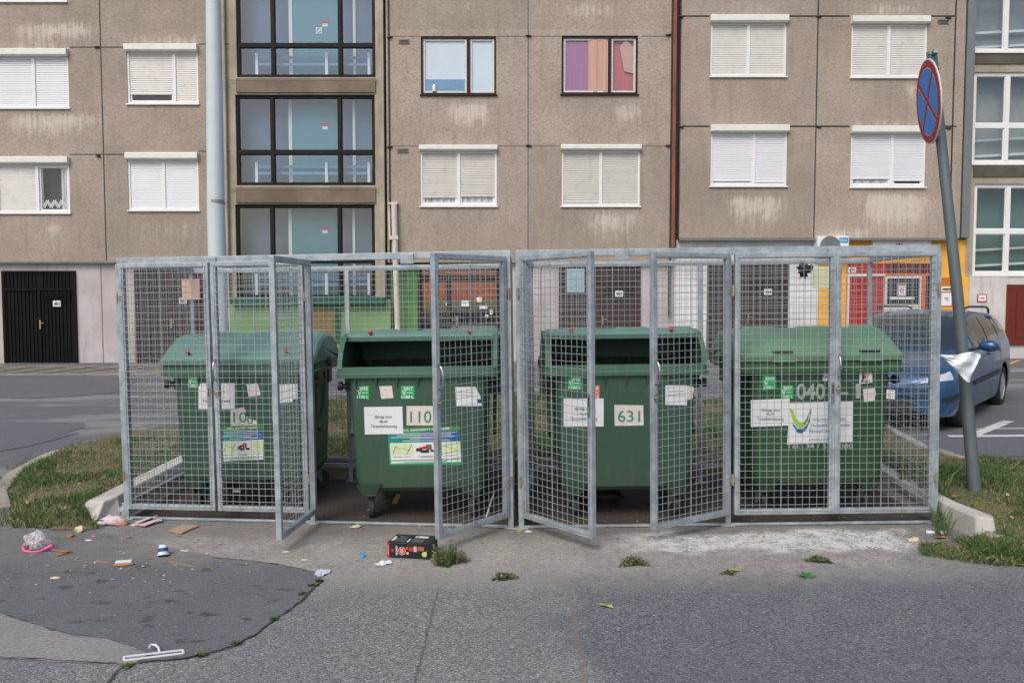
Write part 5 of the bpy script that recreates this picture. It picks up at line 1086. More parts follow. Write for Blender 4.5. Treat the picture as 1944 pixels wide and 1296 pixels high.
ZR = lambda u: sm([(0,0),(.95,.5),(1.1,.975),(1.3,1.10),(1.6,1.26),(1.95,1.39),(2.3,1.44),(3.0,1.455),(3.7,1.425),(4.1,1.375),(4.2,1.34),(4.35,1.14),(4.45,.97)], u)
WR_ = lambda u: sm([(0,.6),(.9,.72),(1.15,.74),(1.5,.69),(1.95,.61),(2.6,.60),(3.6,.60),(4.1,.59),(4.45,.62)], u)
UF, UR = .88, 3.49
def zbot(u):
    z = .20 + .10*clamp((.15-u)/.15)
    for c_ in (UF, UR):
        if abs(u-c_) < .37: z = max(z, .30+math.sqrt(max(0, .37**2-(u-c_)**2)))
    return z
ROWS = [(0,.955),(.12,.985),(.35,1.0),(.6,1.0),(.8,.985),(.92,.96),(1,.925)]
def sidept(u, f, off=0, s=1):
    z0, z1 = .20, ZB(u); zz = lerp(z0, z1, f)
    k = pw([(a, b) for a, b in ROWS], f); return Vector((-u - (0), s*(WT(u)*k+off), zz))
def section(u, s):
    zb_, zt_ = zbot(u), ZB(u); pts = []
    for f, _ in ROWS:
        zz = lerp(zb_, zt_, f); ff = (zz-.20)/(zt_-.20); pts.append(sidept(u, clamp(ff), 0, s))
    bw = WT(u)*.925; zr = ZR(u)
    if zr > zt_+.04: ew, ez, cz = min(WR_(u), bw), zr-.05, zr
    else: ew, ez, cz = bw*.8, zt_+.02, zt_+.035
    a = Vector((-u, s*bw, zt_)); e = Vector((-u, s*ew, ez))
    for f in (.14,.28,.42,.57,.71,.86,1): p_ = a.lerp(e, f); p_.y += s*.02*math.sin(f*3.14); pts.append(p_)
    for f in (.8,.5,.2,0): pts.append(Vector((-u, s*ew*f, lerp(cz, ez, f**2.4))))
    return pts
us = [0,.004,.015,.03,.05,.08,.11,.15,.2,.25,.3,.36,.42]+frange(.48,4.44,.045)+[4.45]
body = MB()
for s in (1, -1):
    rr = [section(u, s) for u in us]; body.loft(rr, False, False)
    body.add(rr[-1]+[(-4.45,0,.25)], [tuple(range(len(rr[-1])+1))])
bo = body.build('body', M['paint'], car, local=True, smooth=True, auto=42)
wd = bo.modifiers.new('weld', 'WELD'); wd.merge_threshold = .002
MB().box(-4.3, -.12, -.66, .66, .22, .72).build('underbody', M['trimb'], car, local=True)
def ribbon(pts_a, pts_b, mb, mi=0):
    n_ = len(pts_a); mb.add(list(pts_a)+list(pts_b), [(i, i+1, n_+i+1, n_+i) for i in range(n_-1)], mi)
def roofpt(u, t, off=.006):
    ew = min(WR_(u), WT(u)*.925); zr = ZR(u); return Vector((-u, ew*t, lerp(zr, zr-.05, abs(t)**2.4)+off))
ws = MB(); 
for j in range(12):
    u0, u1 = lerp(1.13, 1.93, j/12), lerp(1.13, 1.93, (j+1)/12)
    ribbon([roofpt(u0, lerp(-.94, .94, i/12)) + Vector((.006,0,0)) for i in range(13)], [roofpt(u1, lerp(-.94, .94, i/12)) + Vector((.006,0,0)) for i in range(13)], ws)
ws.build('windscreen', M['carglass'], car, local=True, smooth=True)
def cab(u, f, s, off=.008):
    bw = WT(u)*.925; a = Vector((-u, s*bw, ZB(u))); e = Vector((-u, s*min(WR_(u), bw), ZR(u)-.05)); p_ = a.lerp(e, f); p_.y += s*(.02*math.sin(f*3.14)+off); return p_
for s in (1, -1):
    for u0, u1, f1a, f1b in ((1.52, 2.50, None, .93), (2.56, 3.30, .93, .93), (3.36, 4.12, .93, .9)):
        m_ = MB(); nn = 14; A = []; B = []
        for i in range(nn+1):
            u = lerp(u0, u1, i/nn); A.append(cab(u, .07, s)); B.append(cab(u, .90, s))
        
        for k_ in range(6): ribbon([cab(lerp(u0, u1, i/nn), lerp(.07, .90, k_/6), s, .006) for i in range(nn+1)], [cab(lerp(u0, u1, i/nn), lerp(.07, .90, (k_+1)/6), s, .006) for i in range(nn+1)], m_)
        m_.build('side_window', M['carglass'], car, local=True, smooth=True)
    def hp(y_, z_):
        lo, hi = 0, .5
        for _ in range(20):
            m_ = (lo+hi)/2
            if WT(m_) < abs(y_): lo = m_
            else: hi = m_
        f_ = clamp((min(z_, ZB(lo)-.004)-.20)/(ZB(lo)-.20)); q_ = sidept(lo, f_, .007, s); q_.x += .009; return q_
    h = MB(); nn = 12; R_ = []
    for k in range(5): R_.append([hp(lerp(.40, .835, i/nn), lerp(lerp(.585, .645, i/nn), lerp(.625, .90, (i/nn)**.8), k/4)) for i in range(nn+1)])
    for k in range(4): ribbon(R_[k], R_[k+1], h)
    h.build('headlight', M['lens'], car, local=True, smooth=True)
    # rubbing strip and bumper trim
    t_ = MB(); uu = frange(.16,.5,.02); ribbon([sidept(u, .36, .012, s) for u in uu], [sidept(u, .46, .012, s) for u in uu], t_)
    uu = frange(1.28, 3.08, .06); ribbon([sidept(u, .40, .01, s) for u in uu], [sidept(u, .48, .01, s) for u in uu], t_)
    t_.build('trim_strip', M['trimb'], car, local=True)
    sm_ = MB()
    for us_ in (1.42, 2.53, 3.28):
        ff = frange(.02, 1, .1); 
        if us_ == 3.28: ff = frange(.5, 1, .1)
        ribbon([sidept(us_-.005, f, .003, s) for f in ff], [sidept(us_+.005, f, .003, s) for f in ff], sm_)
    uu = frange(.6, 1.4, .1)
    sm_.build('door_seam', M['trimb'], car, local=True)
    for ud in (2.36, 3.12): p_ = sidept(ud, .84, .012, s); MB().blob(p_, .085, .018, .02, .05, 1, 12, 6).build('door_handle', M['paint'], car, local=True, smooth=True)
    mi_ = MB().blob((-1.50, s*.985, 1.00), .075, .12, .075, .04, 2, 14, 9); mo = mi_.build('wing_mirror', M['paint'], car, local=True, smooth=True); MB().bar((-1.50, s*.80, .95), (-1.50, s*.92, .98), .05, .04).build('mirror_arm', M['trimb'], mo, local=True)
    MB().tube([(-2.05, s*.56, 1.40), (-2.15, s*.565, 1.475), (-2.4, s*.565, 1.495), (-3.7, s*.555, 1.48), (-3.9, s*.55, 1.45), (-3.98, s*.545, 1.385)], .016, 8).build('roof_rail', M['trimb'], car, local=True, smooth=True)
    for uc in (UF, UR):
        c_ = Vector((-uc, s*.755, .305)); ax_ = Vector((0, s, 0))
        w_ = MB().lathe([(.20,-.09),(.285,-.095),(.302,-.07),(.305,0),(.302,.07),(.285,.092),(.21,.095),(.20,.08)], c_, ax_, 36); wo = w_.build('wheel', M['tyre'], car, local=True, smooth=True, auto=50)
        r_ = MB().lathe([(.205,.085),(.195,.09),(.185,.07)], c_, ax_, 32, 0).lathe([(0,.055),(.19,.04)], c_, ax_, 32, 1).lathe([(0,.092),(.045,.09),(.055,.07)], c_, ax_, 16, 0)
        for k in range(7):
            a_ = k*2*math.pi/7; d_ = Vector((math.cos(a_), 0, math.sin(a_))); e_ = Vector((-math.sin(a_), 0, math.cos(a_)))
            r_.add([c_+ax_*.088+d_*.04-e_*.022, c_+ax_*.088+d_*.04+e_*.022, c_+ax_*.08+d_*.192+e_*.045, c_+ax_*.08+d_*.192-e_*.045, c_+ax_*.05+d_*.04-e_*.022, c_+ax_*.05+d_*.04+e_*.022, c_+ax_*.045+d_*.192+e_*.045, c_+ax_*.045+d_*.192-e_*.045], [(0,1,2,3),(0,4,5,1),(1,5,6,2),(2,6,7,3),(3,7,4,0)], 0)
        r_.build('rim', [M['rim'], M['trimb']], wo, local=True, smooth=True, auto=30)
gr = MB(); yy = frange(-.3, .3, .06)
def nosept(y, z, off=.01):
    # front surface: find u where half width equals |y|
    lo, hi = 0, .5
    for _ in range(20):
        m_ = (lo+hi)/2
        if WT(m_) < abs(y): lo = m_
        else: hi = m_
    return Vector((-lo+off, y, z))
for z0, z1, yr_ in ((.60,.655,.30),(.24,.40,.44)):
    yy = frange(-yr_, yr_, yr_/8); ribbon([nosept(y, z0, .012 if z0 < .5 else -.02) for y in yy], [nosept(y, z1, .012 if z0 < .5 else -.03) for y in yy], gr)
gr.build('grille', M['trimb'], car, local=True)
yy = frange(-.62, .62, .08); bp = MB(); prof = [(.42,.0),(.44,.02),(.54,.025),(.565,.0)]
for (za, oa), (zb2, ob) in zip(prof[:-1], prof[1:]): ribbon([nosept(y, za, oa+.004) for y in yy], [nosept(y, zb2, ob+.004) for y in yy], bp)
bp.build('bumper', M['paint'], car, local=True, smooth=True)
MB().box(.025, .036, -.26, .26, .40, .51, 0).build('number_plate', [M['paper'], M['ink']], car, local=True)
MB().bar((-1.12, .25, .955), (-1.24, -.35, 1.035), .02).bar((-1.12, -.3, .955), (-1.22, -.65, 1.0), .02).build('wiper', M['trimb'], car, local=True)
# ================================================================ WEEDS
def weed(px, py, r, h, n, name, label, seed, cat='weed', dry=.25):
    rnd = random.Random(seed); c = G(px, py); mb = MB()
    for _ in range(n):
        a = rnd.uniform(0, 6.28); q = rnd.random()**.6*r*(1+.45*math.sin(a*3+seed)+.2*math.sin(a*7)); x, y = c.x+math.cos(a)*q, c.y+math.sin(a)*q*.75; hh = h*(1-.5*q/r)*rnd.uniform(.4, 1.1); le = rnd.uniform(.2, .9)
        b0_ = Vector((lerp(c.x, x, .7), lerp(c.y, y, .7), gz(x, y))); e_ = b0_+Vector((math.cos(a)*hh*le*.7, math.sin(a)*hh*le*.7, hh))
        mi = 1 if rnd.random() < dry else 0; mb.tube([b0_, b0_.lerp(e_, .5)+Vector((0,0,hh*.08)), e_], [.0016,.0013,.0008], 4, mi)
        for k in range(rnd.randint(3, 7)):
            p_ = b0_.lerp(e_, rnd.uniform(.1, 1)); a2 = rnd.uniform(0, 6.28); L = rnd.uniform(.008, .02); d_ = Vector((math.cos(a2), math.sin(a2), rnd.uniform(-.2,.8)))*L; w2 = Vector((-math.sin(a2), math.cos(a2), 0))*L*.28; mb.quad(p_, p_+d_*.5+w2, p_+d_, p_+d_*.5-w2, mi)
    return tag(single(name, mb, [M['weed'], M['dry']], label, cat, 'weeds in the asphalt'))
weed(851, 1068, .13, .13, 260, 'weed', 'bushy green weed just right of the black box', 1)
weed(958, 1097, .09, .035, 150, 'weed', 'low green weed, the nearest one right of the bushy weed', 2, dry=.25)
weed(1204, 1070, .11, .045, 200, 'weed', 'flat green and reddish weed in front of the half open middle doors', 3, dry=.3)
weed(1552, 1064, .095, .03, 150, 'weed', 'low green weed in front of the shut right cell', 4)
weed(1383, 1088, .05, .02, 40, 'weed', 'tiny yellowish weed left of the maple leaf', 5, dry=.4)
weed(1196+5, 1063, .04, .04, 30, 'weed', 'small sprig standing at the back of the flat reddish weed', 6)
for i, (x, y, r_) in enumerate(((592,1112,.03),(574,1128,.03),(520,1176,.02),(450,1222,.02),(382,1244,.03),(242,1266,.03),(605,1104,.02))):
    weed(x, y, r_, .015, 34, 'moss_tuft', ['highest tuft of moss in the curved asphalt crack', 'second highest tuft of moss in the curved asphalt crack', 'small moss tuft midway along the curved asphalt crack', 'pale moss tuft low on the bend of the asphalt crack', 'green moss tuft in the crack right of the white hanger', 'green moss tuft in the crack under the left end of the white hanger', 'tiny moss tuft by the crumpled foil where the crack starts'][i], 20+i, 'moss', .1)
rnd = random.Random(11); tall = MB()
for _ in range(60):
    x, y = G(rnd.uniform(1772, 1800), rnd.uniform(985, 1022)).to_2d(); blade(tall, x, y, gz(x, y), rnd.uniform(.08,.24), rnd.uniform(0,6.28), (rnd.uniform(.2,.7), rnd.uniform(0,6.28)), .006, 0)
for _ in range(70):
    x, y = rnd.uniform(3.14, 3.3), rnd.uniform(.1, .7); blade(tall, x, y, gz(x, y)+.18, rnd.uniform(.08,.28), rnd.uniform(0,6.28), (rnd.uniform(.2,.9), rnd.uniform(0,6.28)), .007, 0)
tag(tall.build('tall_grass', [M['weed']]), kind='stuff', label='long green grass blades round the right end post')
# ================================================================ LITTER
def leafshape(px, py, pts, sc, ang, mat, label, name='leaf', h=.004):
    c = G(px, py); ca, sa = math.cos(ang), math.sin(ang); mb = MB(); n_ = len(pts)
    v = [(c.x, c.y, gz(c.x, c.y)+h+.006)] + [(c.x+(x*ca-y*sa)*sc, c.y+(x*sa+y*ca)*sc, gz(c.x, c.y)+h+.012*abs(math.sin(i*1.7))) for i, (x, y) in enumerate(pts)]
    mb.add(v, [(0, i+1, (i+1) % n_+1) for i in range(n_)]); return single(name, mb, mat, label, 'leaf')
M['leafg'] = pm('fresh green leaf', hexs(52,112,44), .5, 0, .2, 30); M['leafy'] = pm('yellow green leaf', hexs(140,164,72), .5, 0, .2, 30)
mp = []
for k in range(7):
    a_ = math.pi*(-.28+k*.26); L = [.75,.9,1,1.05,1,.9,.75][k]; mp += [(math.cos(a_-.13)*L*.42, math.sin(a_-.13)*L*.42), (math.cos(a_)*L, math.sin(a_)*L)]
leafshape(1531, 1095, mp, .075, 0, M['leafg'], 'dark green maple leaf lying on the asphalt in front of the right cell')
ov = [(1,0),(.6,.3),(0,.38),(-.6,.28),(-1,0),(-1.3,.02),(-1,-.03),(-.6,-.25),(0,-.35),(.6,-.25)]
leafshape(1150, 1152, ov, .045, -.5, M['leafy'], 'pale green oval leaf alone on the dark asphalt right of the long joint')
leafshape(1382+12, 1086, ov, .04, .2, M['leafy'], 'narrow yellow green leaf beside the tiny weed', h=.01)
leafshape(1600, 1009, ov, .02, 1, M['leafy'], 'small yellow green leaf at the foot of the shut right cell')
leafshape(1936, 1074, ov, .06, -.4, M['leafy'], 'yellow green leaf at the lower edge of the grass at the far right')
leafshape(1786, 1022, ov, .05, .1, M['leafo'], 'orange dead leaf beside the white paper roll'); leafshape(45+6, 994, mp, .055, .6, M['leafo'], 'curled rust coloured leaf at the edge of the left grass')
M['bread'] = pm('brown bread', hexs(156,112,72), .8, 0, .3, 40, .5, (.12,.06,.03)); M['cream'] = pm('creamy peel', hexs(214,200,164), .7, 0, .15, 40, .3, (.4,.25,.1))
M['tissue'] = pm('white tissue', hexs(214,216,220), .8, 0, .06, 40); M['foil'] = pm('silver white foil', hexs(206,214,226), .3, .3, .1, 40); M['pinkp'] = pm('pink plastic', hexs(238,96,160), .5)
M['printed'] = pm('printed leaflet', hexs(206,186,190), .6, 0, .2, 30, .6, (.35,.06,.09)); M['card'] = pm('cardboard', hexs(158,146,130), .85, 0, .1, 10, .2); M['cardedge'] = pm('torn cardboard edge', hexs(190,134,82), .9)
M['wood'] = pm('wood', hexs(168,136,98), .8, 0, .2, 10, .3); g = NG('clear plastic bag film'); t_ = g.n('BsdfTransparent'); b_ = g.bsdf(hexs(222,226,230), .3); mx = g.n('MixShader'); g.set(mx.inputs[0], g.ramp(g.noise(g.coord(True), 40, 4), .35, .65, .12, .6)); g.t.links.new(t_.outputs[0], mx.inputs[1]); g.t.links.new(b_.outputs[0], mx.inputs[2]); g.t.links.new(mx.outputs[0], g.out.inputs[0]); M['cloudy'] = g.mat
def lump(px, py, sx, sy, sz, mat, label, name, cat, seed, amp=.3, rz=0, extra=None):
    c = G(px, py); mb = MB().blob((0, 0, sz*.75), sx, sy, sz, amp, seed, 14, 8); ca, sa = math.cos(rz), math.sin(rz)
    mb.v = [(c.x+x*ca-y*sa, c.y+x*sa+y*ca, gz(c.x, c.y)+max(.002, z)) for x, y, z in mb.v]
    return single(name, mb, mat, label, cat, smooth=True)
lump(478/3.6, 1020, .03, .022, .016, M['bread'], 'browned mushroom like food scrap left of a creamy peel on the asphalt', 'food_scrap', 'food scrap', 1)
lump(152, 1010, .034, .02, .024, M['cream'], 'creamy crumpled peel beside the brown food scrap', 'food_scrap', 'food scrap', 2, .5)
b_ = MB(); a0, a1 = G(103, 1047), G(132, 1050); a2 = G(108, 1057)
for q0, q1 in ((a0, a1), (a2, a1)): b_.tube([q0+Vector((0,0,.012)), q0.lerp(q1,.5)+Vector((0,0,.009)), q1+Vector((0,0,.012))], [.009,.005,.010], 8)
b_.blob(a0+Vector((0,0,.011)), .015,.012,.011,.3,3,8,5).blob(a1+Vector((0,0,.011)), .015,.012,.011,.3,4,8,5); single('chicken_bone', b_, M['bread'], 'pair of gnawed brown bones on the asphalt right of the pink rimmed bag', 'bone', smooth=True)
lump(243, 1022, .022, .012, .008, M['bread'], 'small orange crust on the asphalt below the cardboard piece', 'food_scrap', 'food scrap', 5, rz=.4)
lump(178, 1018, .018, .009, .005, M['pinkp'], 'small pink wrapper scrap on the dark asphalt patch', 'wrapper_scrap', 'litter', 6, rz=-.1)
lump(168, 1026, .026, .010, .005, M['tissue'], 'flat pale scrap just below the small pink wrapper', 'paper_scrap', 'litter', 7)
lump(106, 1098, .036, .012, .007, M['cream'], 'whitish torn peel alone on the dark asphalt at the lower left', 'food_scrap', 'food scrap', 8)
lump(674, 1002, .045, .018, .012, M['cream'], 'cream coloured torn tissue just outside the left open cell', 'tissue', 'litter', 9, .5, .3)
lump(988, 1009, .022, .012, .008, M['leafy'], 'yellow green scrap at the foot of the posts between the two enclosures', 'food_scrap', 'food scrap', 10)
lump(1003, 1010, .028, .011, .007, M['tissue'], 'white scrap touching the yellow green scrap between the enclosures', 'tissue', 'litter', 11)
lump(543, 1048, .028, .010, .005, M['cream'], 'thin pale scrap in front of the swung out door', 'paper_scrap', 'litter', 12, .5)
lump(298, 1003+32, .001, .001, .001, M['tissue'], 'tiny speck of paper', 'paper_scrap', 'litter', 12) if False else None
c = G(688, 1056); single('bottle_cap', MB().lathe([(0,.012),(.016,.013),(.019,.010),(.02,0)], (c.x, c.y, gz(c.x, c.y)+.002), n=18), M['azure'], 'bright blue bottle cap left of the black box', 'bottle cap', smooth=True, auto=40)
def flat(px, pts_px, mat, label, name, cat, h=.012, seed=0, thick=.003):
    pts = [G(*q) for q in pts_px]; cc = sum(pts, Vector())/len(pts); mb = MB(); n_ = len(pts); v = [cc+Vector((0,0,h*1.3))]
    for i, p_ in enumerate(pts):
        q_ = pts[(i+1) % n_]
        for k in range(3): w_ = p_.lerp(q_, k/3); v.append(w_+Vector((0,0,.004+h*abs(mnoise.noise(Vector((i*2.3+k, seed, .5)))))))
    m2 = len(v)-1; mid_ = [cc.lerp(v[i+1], .55)+Vector((0,0,h*(.3+.9*abs(mnoise.noise(Vector((i*1.1, seed, 7)))*2)))) for i in range(m2)]
    v += mid_; mb.add(v, [(0, m2+1+i, m2+1+(i+1)%m2) for i in range(m2)] + [(m2+1+i, i+1, (i+1)%m2+1, m2+1+(i+1)%m2) for i in range(m2)])
    o = single(name, mb, mat, label, cat); s_ = o.modifiers.new('solid', 'SOLIDIFY'); s_.thickness = thick; return o
flat(0, [(597,1093),(600,1087),(612,1084),(626,1082),(628,1087),(616,1093),(606,1097)], M['foil'], 'crumpled silvery white foil above the start of the curved crack', 'foil', 'litter', .02, 3)
flat(0, [(711,1072),(722,1069),(728,1065),(742,1066),(745,1070),(730,1073),(716,1075)], M['tissue'], 'flattened white tissue below the left corner of the black box', 'tissue', 'litter', .016, 4)
flat(0, [(1719,1023),(1731,1025),(1744,1022),(1744,1028),(1733,1031),(1725,1028)], M['cream'], 'torn off white paper corner on the cement wash near the right kerb wall', 'paper_scrap', 'litter', .015, 5)
a0, a1 = G(1758, 1013), G(1795, 1015); single('paper_roll', MB().tube([a0+Vector((0,0,.013)), a0.lerp(a1,.45)+Vector((0,0,.012)), a0.lerp(a1,.5)+Vector((0,0,.010)), a0.lerp(a1,.55)+Vector((0,0,.012)), a1+Vector((0,0,.013))], [.014,.013,.006,.013,.015], 12), M['tissue'], 'pinched white paper roll in front of the right end post', 'litter', smooth=True)
# leaflets, cardboard, sandwich bag by the left post
mb = MB()
for k, (pa, pb, wd_, lf_) in enumerate((((255,999),(292,986),.05,.02),((258,1000),(308,993),.05,.012),((275,1002),(310,990),.06,.008),((262,998),(300,990),.05,.03))):
    a0, a1 = G(*pa), G(*pb); d_ = (a1-a0); nn = Vector((-d_.y, d_.x, 0)).normalized()*wd_; z_ = .006+.006*k
    mb.add([a0+Vector((0,0,z_)), a1+Vector((0,0,z_+lf_)), a1+nn+Vector((0,0,z_+lf_*.5)), a0+nn+Vector((0,0,z_)), a0+Vector((0,0,z_-.004)), a1+Vector((0,0,z_+lf_-.004)), a1+nn+Vector((0,0,z_+lf_*.5-.004)), a0+nn+Vector((0,0,z_-.004))], [(0,1,2,3),(7,6,5,4),(0,4,5,1),(1,5,6,2),(2,6,7,3),(3,7,4,0)], 0)
single('leaflet_pile', mb, M['printed'], 'fanned pile of pinkish printed leaflets in front of the left enclosure', 'leaflets')
pts = [G(*q) for q in ((319,1009),(332,1011),(345,1014),(360,1007),(378,1000),(346,998))]; mb = MB().prism([p_+Vector((0,0,.006)) for p_ in pts], (0,0,.007), 0)
for i in (0,1,2,3): p_, q_ = pts[i], pts[i+1]; mb.bar(p_+Vector((0,-.002,.0095)), q_+Vector((0,-.002,.0095)), .006, .009, (0,0,1), 1)
single('cardboard_piece', mb, [M['card'], M['cardedge']], 'torn grey piece of cardboard with a tan edge in front of the left doors', 'cardboard')
hb = G(218, 996); mb = MB().blob((hb.x, hb.y, gz(hb.x,hb.y)+.035), .10, .045, .035, .3, 6, 16, 8, 0).blob((hb.x-.09, hb.y-.03, gz(hb.x,hb.y)+.016), .035, .02, .018, .4, 7, 10, 6, 1).blob((hb.x+.05, hb.y-.02, gz(hb.x,hb.y)+.014), .06, .018, .014, .3, 8, 10, 6, 2)
single('paper_packet', mb, [M['printed'], M['tissue'], M['cardedge']], 'squashed red striped paper packet with food against the left kerb wall', 'litter', smooth=True)
hb = G(232, 985); single('clear_bag', MB().blob((hb.x+.01, hb.y+.02, gz(hb.x,hb.y)+.055), .05, .03, .06, .6, 9, 18, 12), M['cloudy'], 'clear crumpled plastic bag leaning on the left end post', 'plastic bag', smooth=True)
# clear bag of rubbish with a pink rim
hb = G(71, 1044); z_ = gz(hb.x, hb.y); bag = thing('rubbish_bag', 'small clear bag of scraps with a bright pink rim on the asphalt at the left', 'plastic bag', (hb.x, hb.y, z_))
MB().blob((hb.x, hb.y, z_+.06), .082, .06, .07, .35, 12, 22, 14).build('film', M['cloudy'], bag, smooth=True)
ct = MB(); rnd = random.Random(4)
for k in range(26): ct.blob((hb.x-.02+rnd.uniform(-.045,.045), hb.y+rnd.uniform(-.03,.03), z_+.02+rnd.random()*.05), rnd.uniform(.008,.018), .012, rnd.uniform(.006,.014), .4, k, 7, 5, rnd.choice([0,1,2,3,3]))
ct.build('contents', [M['red'], M['bread'], M['stripgrey'], M['dark']], bag)
MB().tube([(hb.x-.085, hb.y-.02, z_+.03), (hb.x-.06, hb.y-.05, z_+.012), (hb.x, hb.y-.06, z_+.008), (hb.x+.05, hb.y-.055, z_+.012), (hb.x+.09, hb.y-.04, z_+.03), (hb.x+.125, hb.y-.03, z_+.045)], [.012,.009,.006,.007,.010,.014], 8).build('rim', M['pinkp'], bag, smooth=True)
# yoghurt cup tipped over
hb = G(309, 1056); z_ = gz(hb.x, hb.y); cup = thing('yoghurt_cup', 'tipped white and blue yoghurt cup with its rim on the dark asphalt', 'plastic cup', (hb.x, hb.y, z_))
ax_ = Vector((-.1, .25, .85)).normalized(); MB().lathe([(0,.062),(.024,.062),(.027,.055),(.033,.004),(.040,.0),(.040,-.004),(.031,-.003),(.024,.05)], (hb.x+.004, hb.y, z_+.016), ax_, 22).build('pot', M['tissue'], cup, smooth=True, auto=35)
MB().lathe([(.0292,.042),(.0322,.018)], (hb.x+.004, hb.y, z_+.016), ax_, 22).build('label_band', M['navy'], cup, smooth=True)
# sponge cake slice with white top
hb = G(235, 1074); z_ = gz(hb.x, hb.y); rz = .25
def rotb(mb, c_, rz): ca, sa = math.cos(rz), math.sin(rz); mb.v = [(c_[0]+x*ca-y*sa, c_[1]+x*sa+y*ca, c_[2]+z) for x, y, z in mb.v]; return mb
mb = MB().loft([[(-.058,-.015,.004),(.0,-.024,.002),(.06,-.012,.004),(.058,.02,.004),(-.05,.02,.004)], [(-.06,-.018,.016),(.0,-.028,.014),(.062,-.014,.02),(.056,.018,.02),(-.05,.018,.018)]], True, True, 0); mb.box(-.048, .05, -.018, .016, .0185, .034, 1)
single('cake_slice', rotb(mb, (hb.x, hb.y, z_+.003), rz), [M['cardedge'], M['tissue']], 'slice of cake with a white top and orange base on the dark asphalt', 'food scrap', bevel=.004)
for (pa, pb, lab) in (((320,1067),(372,1077),'thin straight wooden skewer right of the yoghurt cup'),((180,1066),(207,1069),'short thin stick left of the cake slice'),((343,1046),(357,1047),'short white paper stick above the skewer'),((573,1064),(582,1064),'tiny white cigarette paper stub in front of the swung out door')):
    a0, a1 = G(*pa), G(*pb); single('stick', MB().tube([a0+Vector((0,0,.006)), a1+Vector((0,0,.006))], .0035 if 'white' in lab else .0024, 7), M['tissue'] if 'white' in lab else M['wood'], lab, 'stick')
# clothes hanger
hz = MB(); H = lambda x, y, z=.008: (lambda p_: Vector((p_.x, p_.y, gz(p_.x,p_.y)+z)))(G(x, y))
c4 = [H(236,1256), H(235,1249), H(347,1236), H(349,1242)]
for a_, b_2 in ((c4[0],c4[1]),(c4[1],c4[2]),(c4[2],c4[3]),(c4[3],c4[0])): hz.bar(a_, b_2, .010, .007)
hk = [H(303,1241,.012), H(301,1236,.02), H(295,1234,.028), H(287,1234,.03), H(283,1238,.026)]; hz.tube(hk, .0055, 8)
single('clothes_hanger', hz, M['tissue'], 'white plastic trouser hanger lying on the asphalt at the lower left', 'clothes hanger', bevel=.002)
# black drinks box
fl, fr = G(735, 1058), G(812, 1062); ux_ = (fr-fl); ux_.z = 0; W_ = .285; ux_.normalize(); uy_ = Vector((-ux_.y, ux_.x, 0)); D_, H_ = .20, .097; z_ = gz(fl.x, fl.y)+.004
bx = thing('drinks_box', 'black printed cardboard drinks box lying on its side in front of the bins', 'box', (fl.x, fl.y, z_), (0, -.0127, math.atan2(ux_.y, ux_.x))); ROOT[bx.name] = (0,0,0)
M['boxblack'] = pm('black printed card', (.013,.014,.016), .45, 0, .2, 20, .2, (.08,.08,.08)); M['boxred'] = pm('red print', hexs(196,36,44), .5); M['greytext'] = pm('grey print', hexs(98,104,110), .6); M['limeg'] = pm('lime print', hexs(176,196,110), .5)
MB().box(0, W_, 0, D_, 0, H_).build('carton', M['boxblack'], bx, local=True, bevel=.0015)
pr = MB(); f_ = -.0012; X_, Z_ = Vector((1,0,0)), Vector((0,0,1))
pr.box(.0005, .017, f_, 0, .001, H_-.001, 0)
pr.lathe([(0,0),(.0115,0)], (.038, f_-.0002, .048), (0,1,0), 18, 0).lathe([(0,0),(.026,0)], (.103, f_-.0002, .046), (0,1,0), 26, 1).lathe([(0,0),(.0235,0)], (.103, f_-.0006, .046), (0,1,0), 26, 0)
pr.text('BACARDI', (.066, f_-.0006, .048), Z_, -X_, .0125, 1, .058, bold=.03).text('BACARDI', (.009, f_-.0006, .05), Z_, -X_, .005, 1, .06, bold=.02)
for k in range(3): pr.box(.094+k*.007, .097+k*.007, f_-.0012, f_-.0008, .032, .060, 1)
pr.box(.132, .144, f_-.0006, f_, .060, .074, 5); pr.lathe([(0,0),(.009,0)], (.141, f_-.0006, .033), (0,1,0), 12, 2); pr.box(.150, .178, f_-.0006, f_, .048, .075, 0).box(.212, .252, f_-.0006, f_, .052, .078, 4)
for k in range(3): pr.box(.184+k*.007, .188+k*.007, f_-.0008, f_, .045, .08, 1)
pr.box(.208, .211, f_-.0008, f_, .045, .08, 3).lathe([(0,0),(.017,0)], (.255, f_-.0006, .03), (0,1,0), 16, 2).add([(.235, f_-.0008, .036), (.272, f_-.0008, .052), (.262, f_-.0008, .012)], [(0,1,2)], 2)
t_ = H_+.0012
for k in range(4): pr.box(.050+k*.016, .058+k*.016, .03, .165-.01*k, H_, t_, 3)
pr.box(.012, .024, .05, .14, H_, t_, 1).box(.030, .034, .05, .12, H_, t_, 1); pr.box(.150, .240, .135, .165, H_, t_, 1).box(.155, .178, .14, .16, H_, t_+.0003, 5); pr.box(.125, .135, .03, .10, H_, t_, 1)
for k in range(4): pr.box(.155+k*.02, .168+k*.02, .03, .11, H_, t_, 3)
pr.box(W_, W_+.0012, .10, .125, .035, .065, 1)
pr.build('print', [M['boxred'], M['inkw'], M['limeg'], M['greytext'], M['terracotta'], M['orange']], bx, local=True)
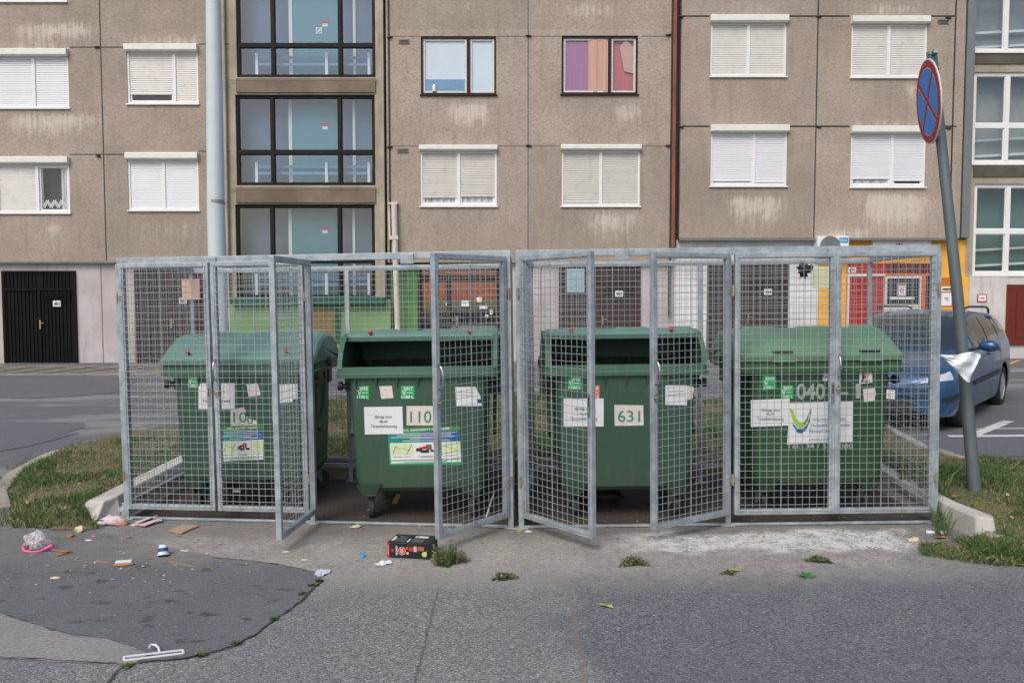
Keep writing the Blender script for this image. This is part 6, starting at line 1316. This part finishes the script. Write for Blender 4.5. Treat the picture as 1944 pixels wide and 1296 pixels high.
# things under the bins
c = P(392, 927, .75); single('plastic_scrap', MB().blob((c.x, c.y, c.z), .035, .03, .04, .5, 31, 12, 8), M['azure'], 'light blue plastic scrap caught under the leftmost bin', 'plastic scrap', smooth=True)
a0 = P(748, 968, .75); a0.z = gz(a0.x, .75)+.004; a1 = P(757, 938, .8); single('wood_stick', MB().bar(a0, a1, .04, .012, (0,1,0)), M['wood'], 'short wooden slat standing under the bin with number 110', 'stick')
a0 = P(923, 968, .3); a0.z = gz(a0.x, .3)+.006; a1 = P(938, 933, .45); single('white_straw', MB().tube([a0, a1], .006, 8), M['tissue'], 'white straw leaning behind the half open door under bin 110', 'straw')
c = G(1140, 955); single('black_heap', MB().blob((c.x, c.y+.1, gz(c.x, c.y)+.045), .2, .12, .07, .3, 33, 20, 10), M['black'], 'crumpled black heap on the floor under bin 631', 'rubbish bag', smooth=True)  # low crumpled black heap below the third bin
c = P(1640, 932, .6); single('paper_scrap', MB().blob((c.x, c.y, gz(c.x, c.y)+.10), .05, .02, .02, .6, 34, 12, 6), M['cream'], 'pale paper scrap caught under the rightmost bin', 'litter', smooth=True)
c = P(450, 930, .7); single('paper_scrap', MB().box(c.x-.03, c.x+.03, c.y-.01, c.y+.01, gz(c.x,c.y)+.13, gz(c.x,c.y)+.155), M['tissue'], 'small white paper scrap under the leftmost bin behind the second door', 'litter')
# black bag hanging on the rear mesh beside the cream plate
c = P(1527, 513, 1.30); single('hanging_bag', MB().blob((c.x, c.y, c.z), .05, .03, .055, .7, 35, 16, 10), M['black'], 'small black bag hooked on the rear mesh beside the cream plate', 'plastic bag', smooth=True)
rnd = random.Random(8); pb_ = MB()
for _ in range(420):
    x, y = rnd.uniform(-4, 4.2), rnd.uniform(-2.6, -.02); s_ = rnd.uniform(.002, .0055); pb_.blob((x, y, gz(x, y)+s_*.4+.004), s_*1.3, s_, s_*.7, .3, _, 6, 4, rnd.choice([0,0,1]))
tag(pb_.build('gravel_bits', [M['concrete'], M['concdark']]), kind='stuff', label='loose grit and small stones scattered on the asphalt')

cr = MB(); rnd = random.Random(21)
for _ in range(240):
    k = rnd.random()
    if k < .45: x, y = rnd.gauss(-2.6, .5), rnd.gauss(-.75, .25)
    elif k < .8: x, y = rnd.uniform(-2.9, 3), abs(rnd.gauss(0, .25))
    else: x, y = rnd.uniform(-3, 3.2), -abs(rnd.gauss(.1, .25))
    s_ = rnd.uniform(.004, .011); a_ = rnd.uniform(0, 3.14); cr.blob((x, y, gz(x, y)+.006+s_*.2), s_*(1+math.cos(a_)*.5), s_*.7, s_*.3, .5, _, 6, 4, rnd.choice([0,0,1,2,3,3]))
tag(cr.build('litter_crumbs', [M['bread'], M['card'], M['cream'], M['leafb']]), kind='stuff', label='tiny crumbs and scraps strewn over the asphalt and under the bins')
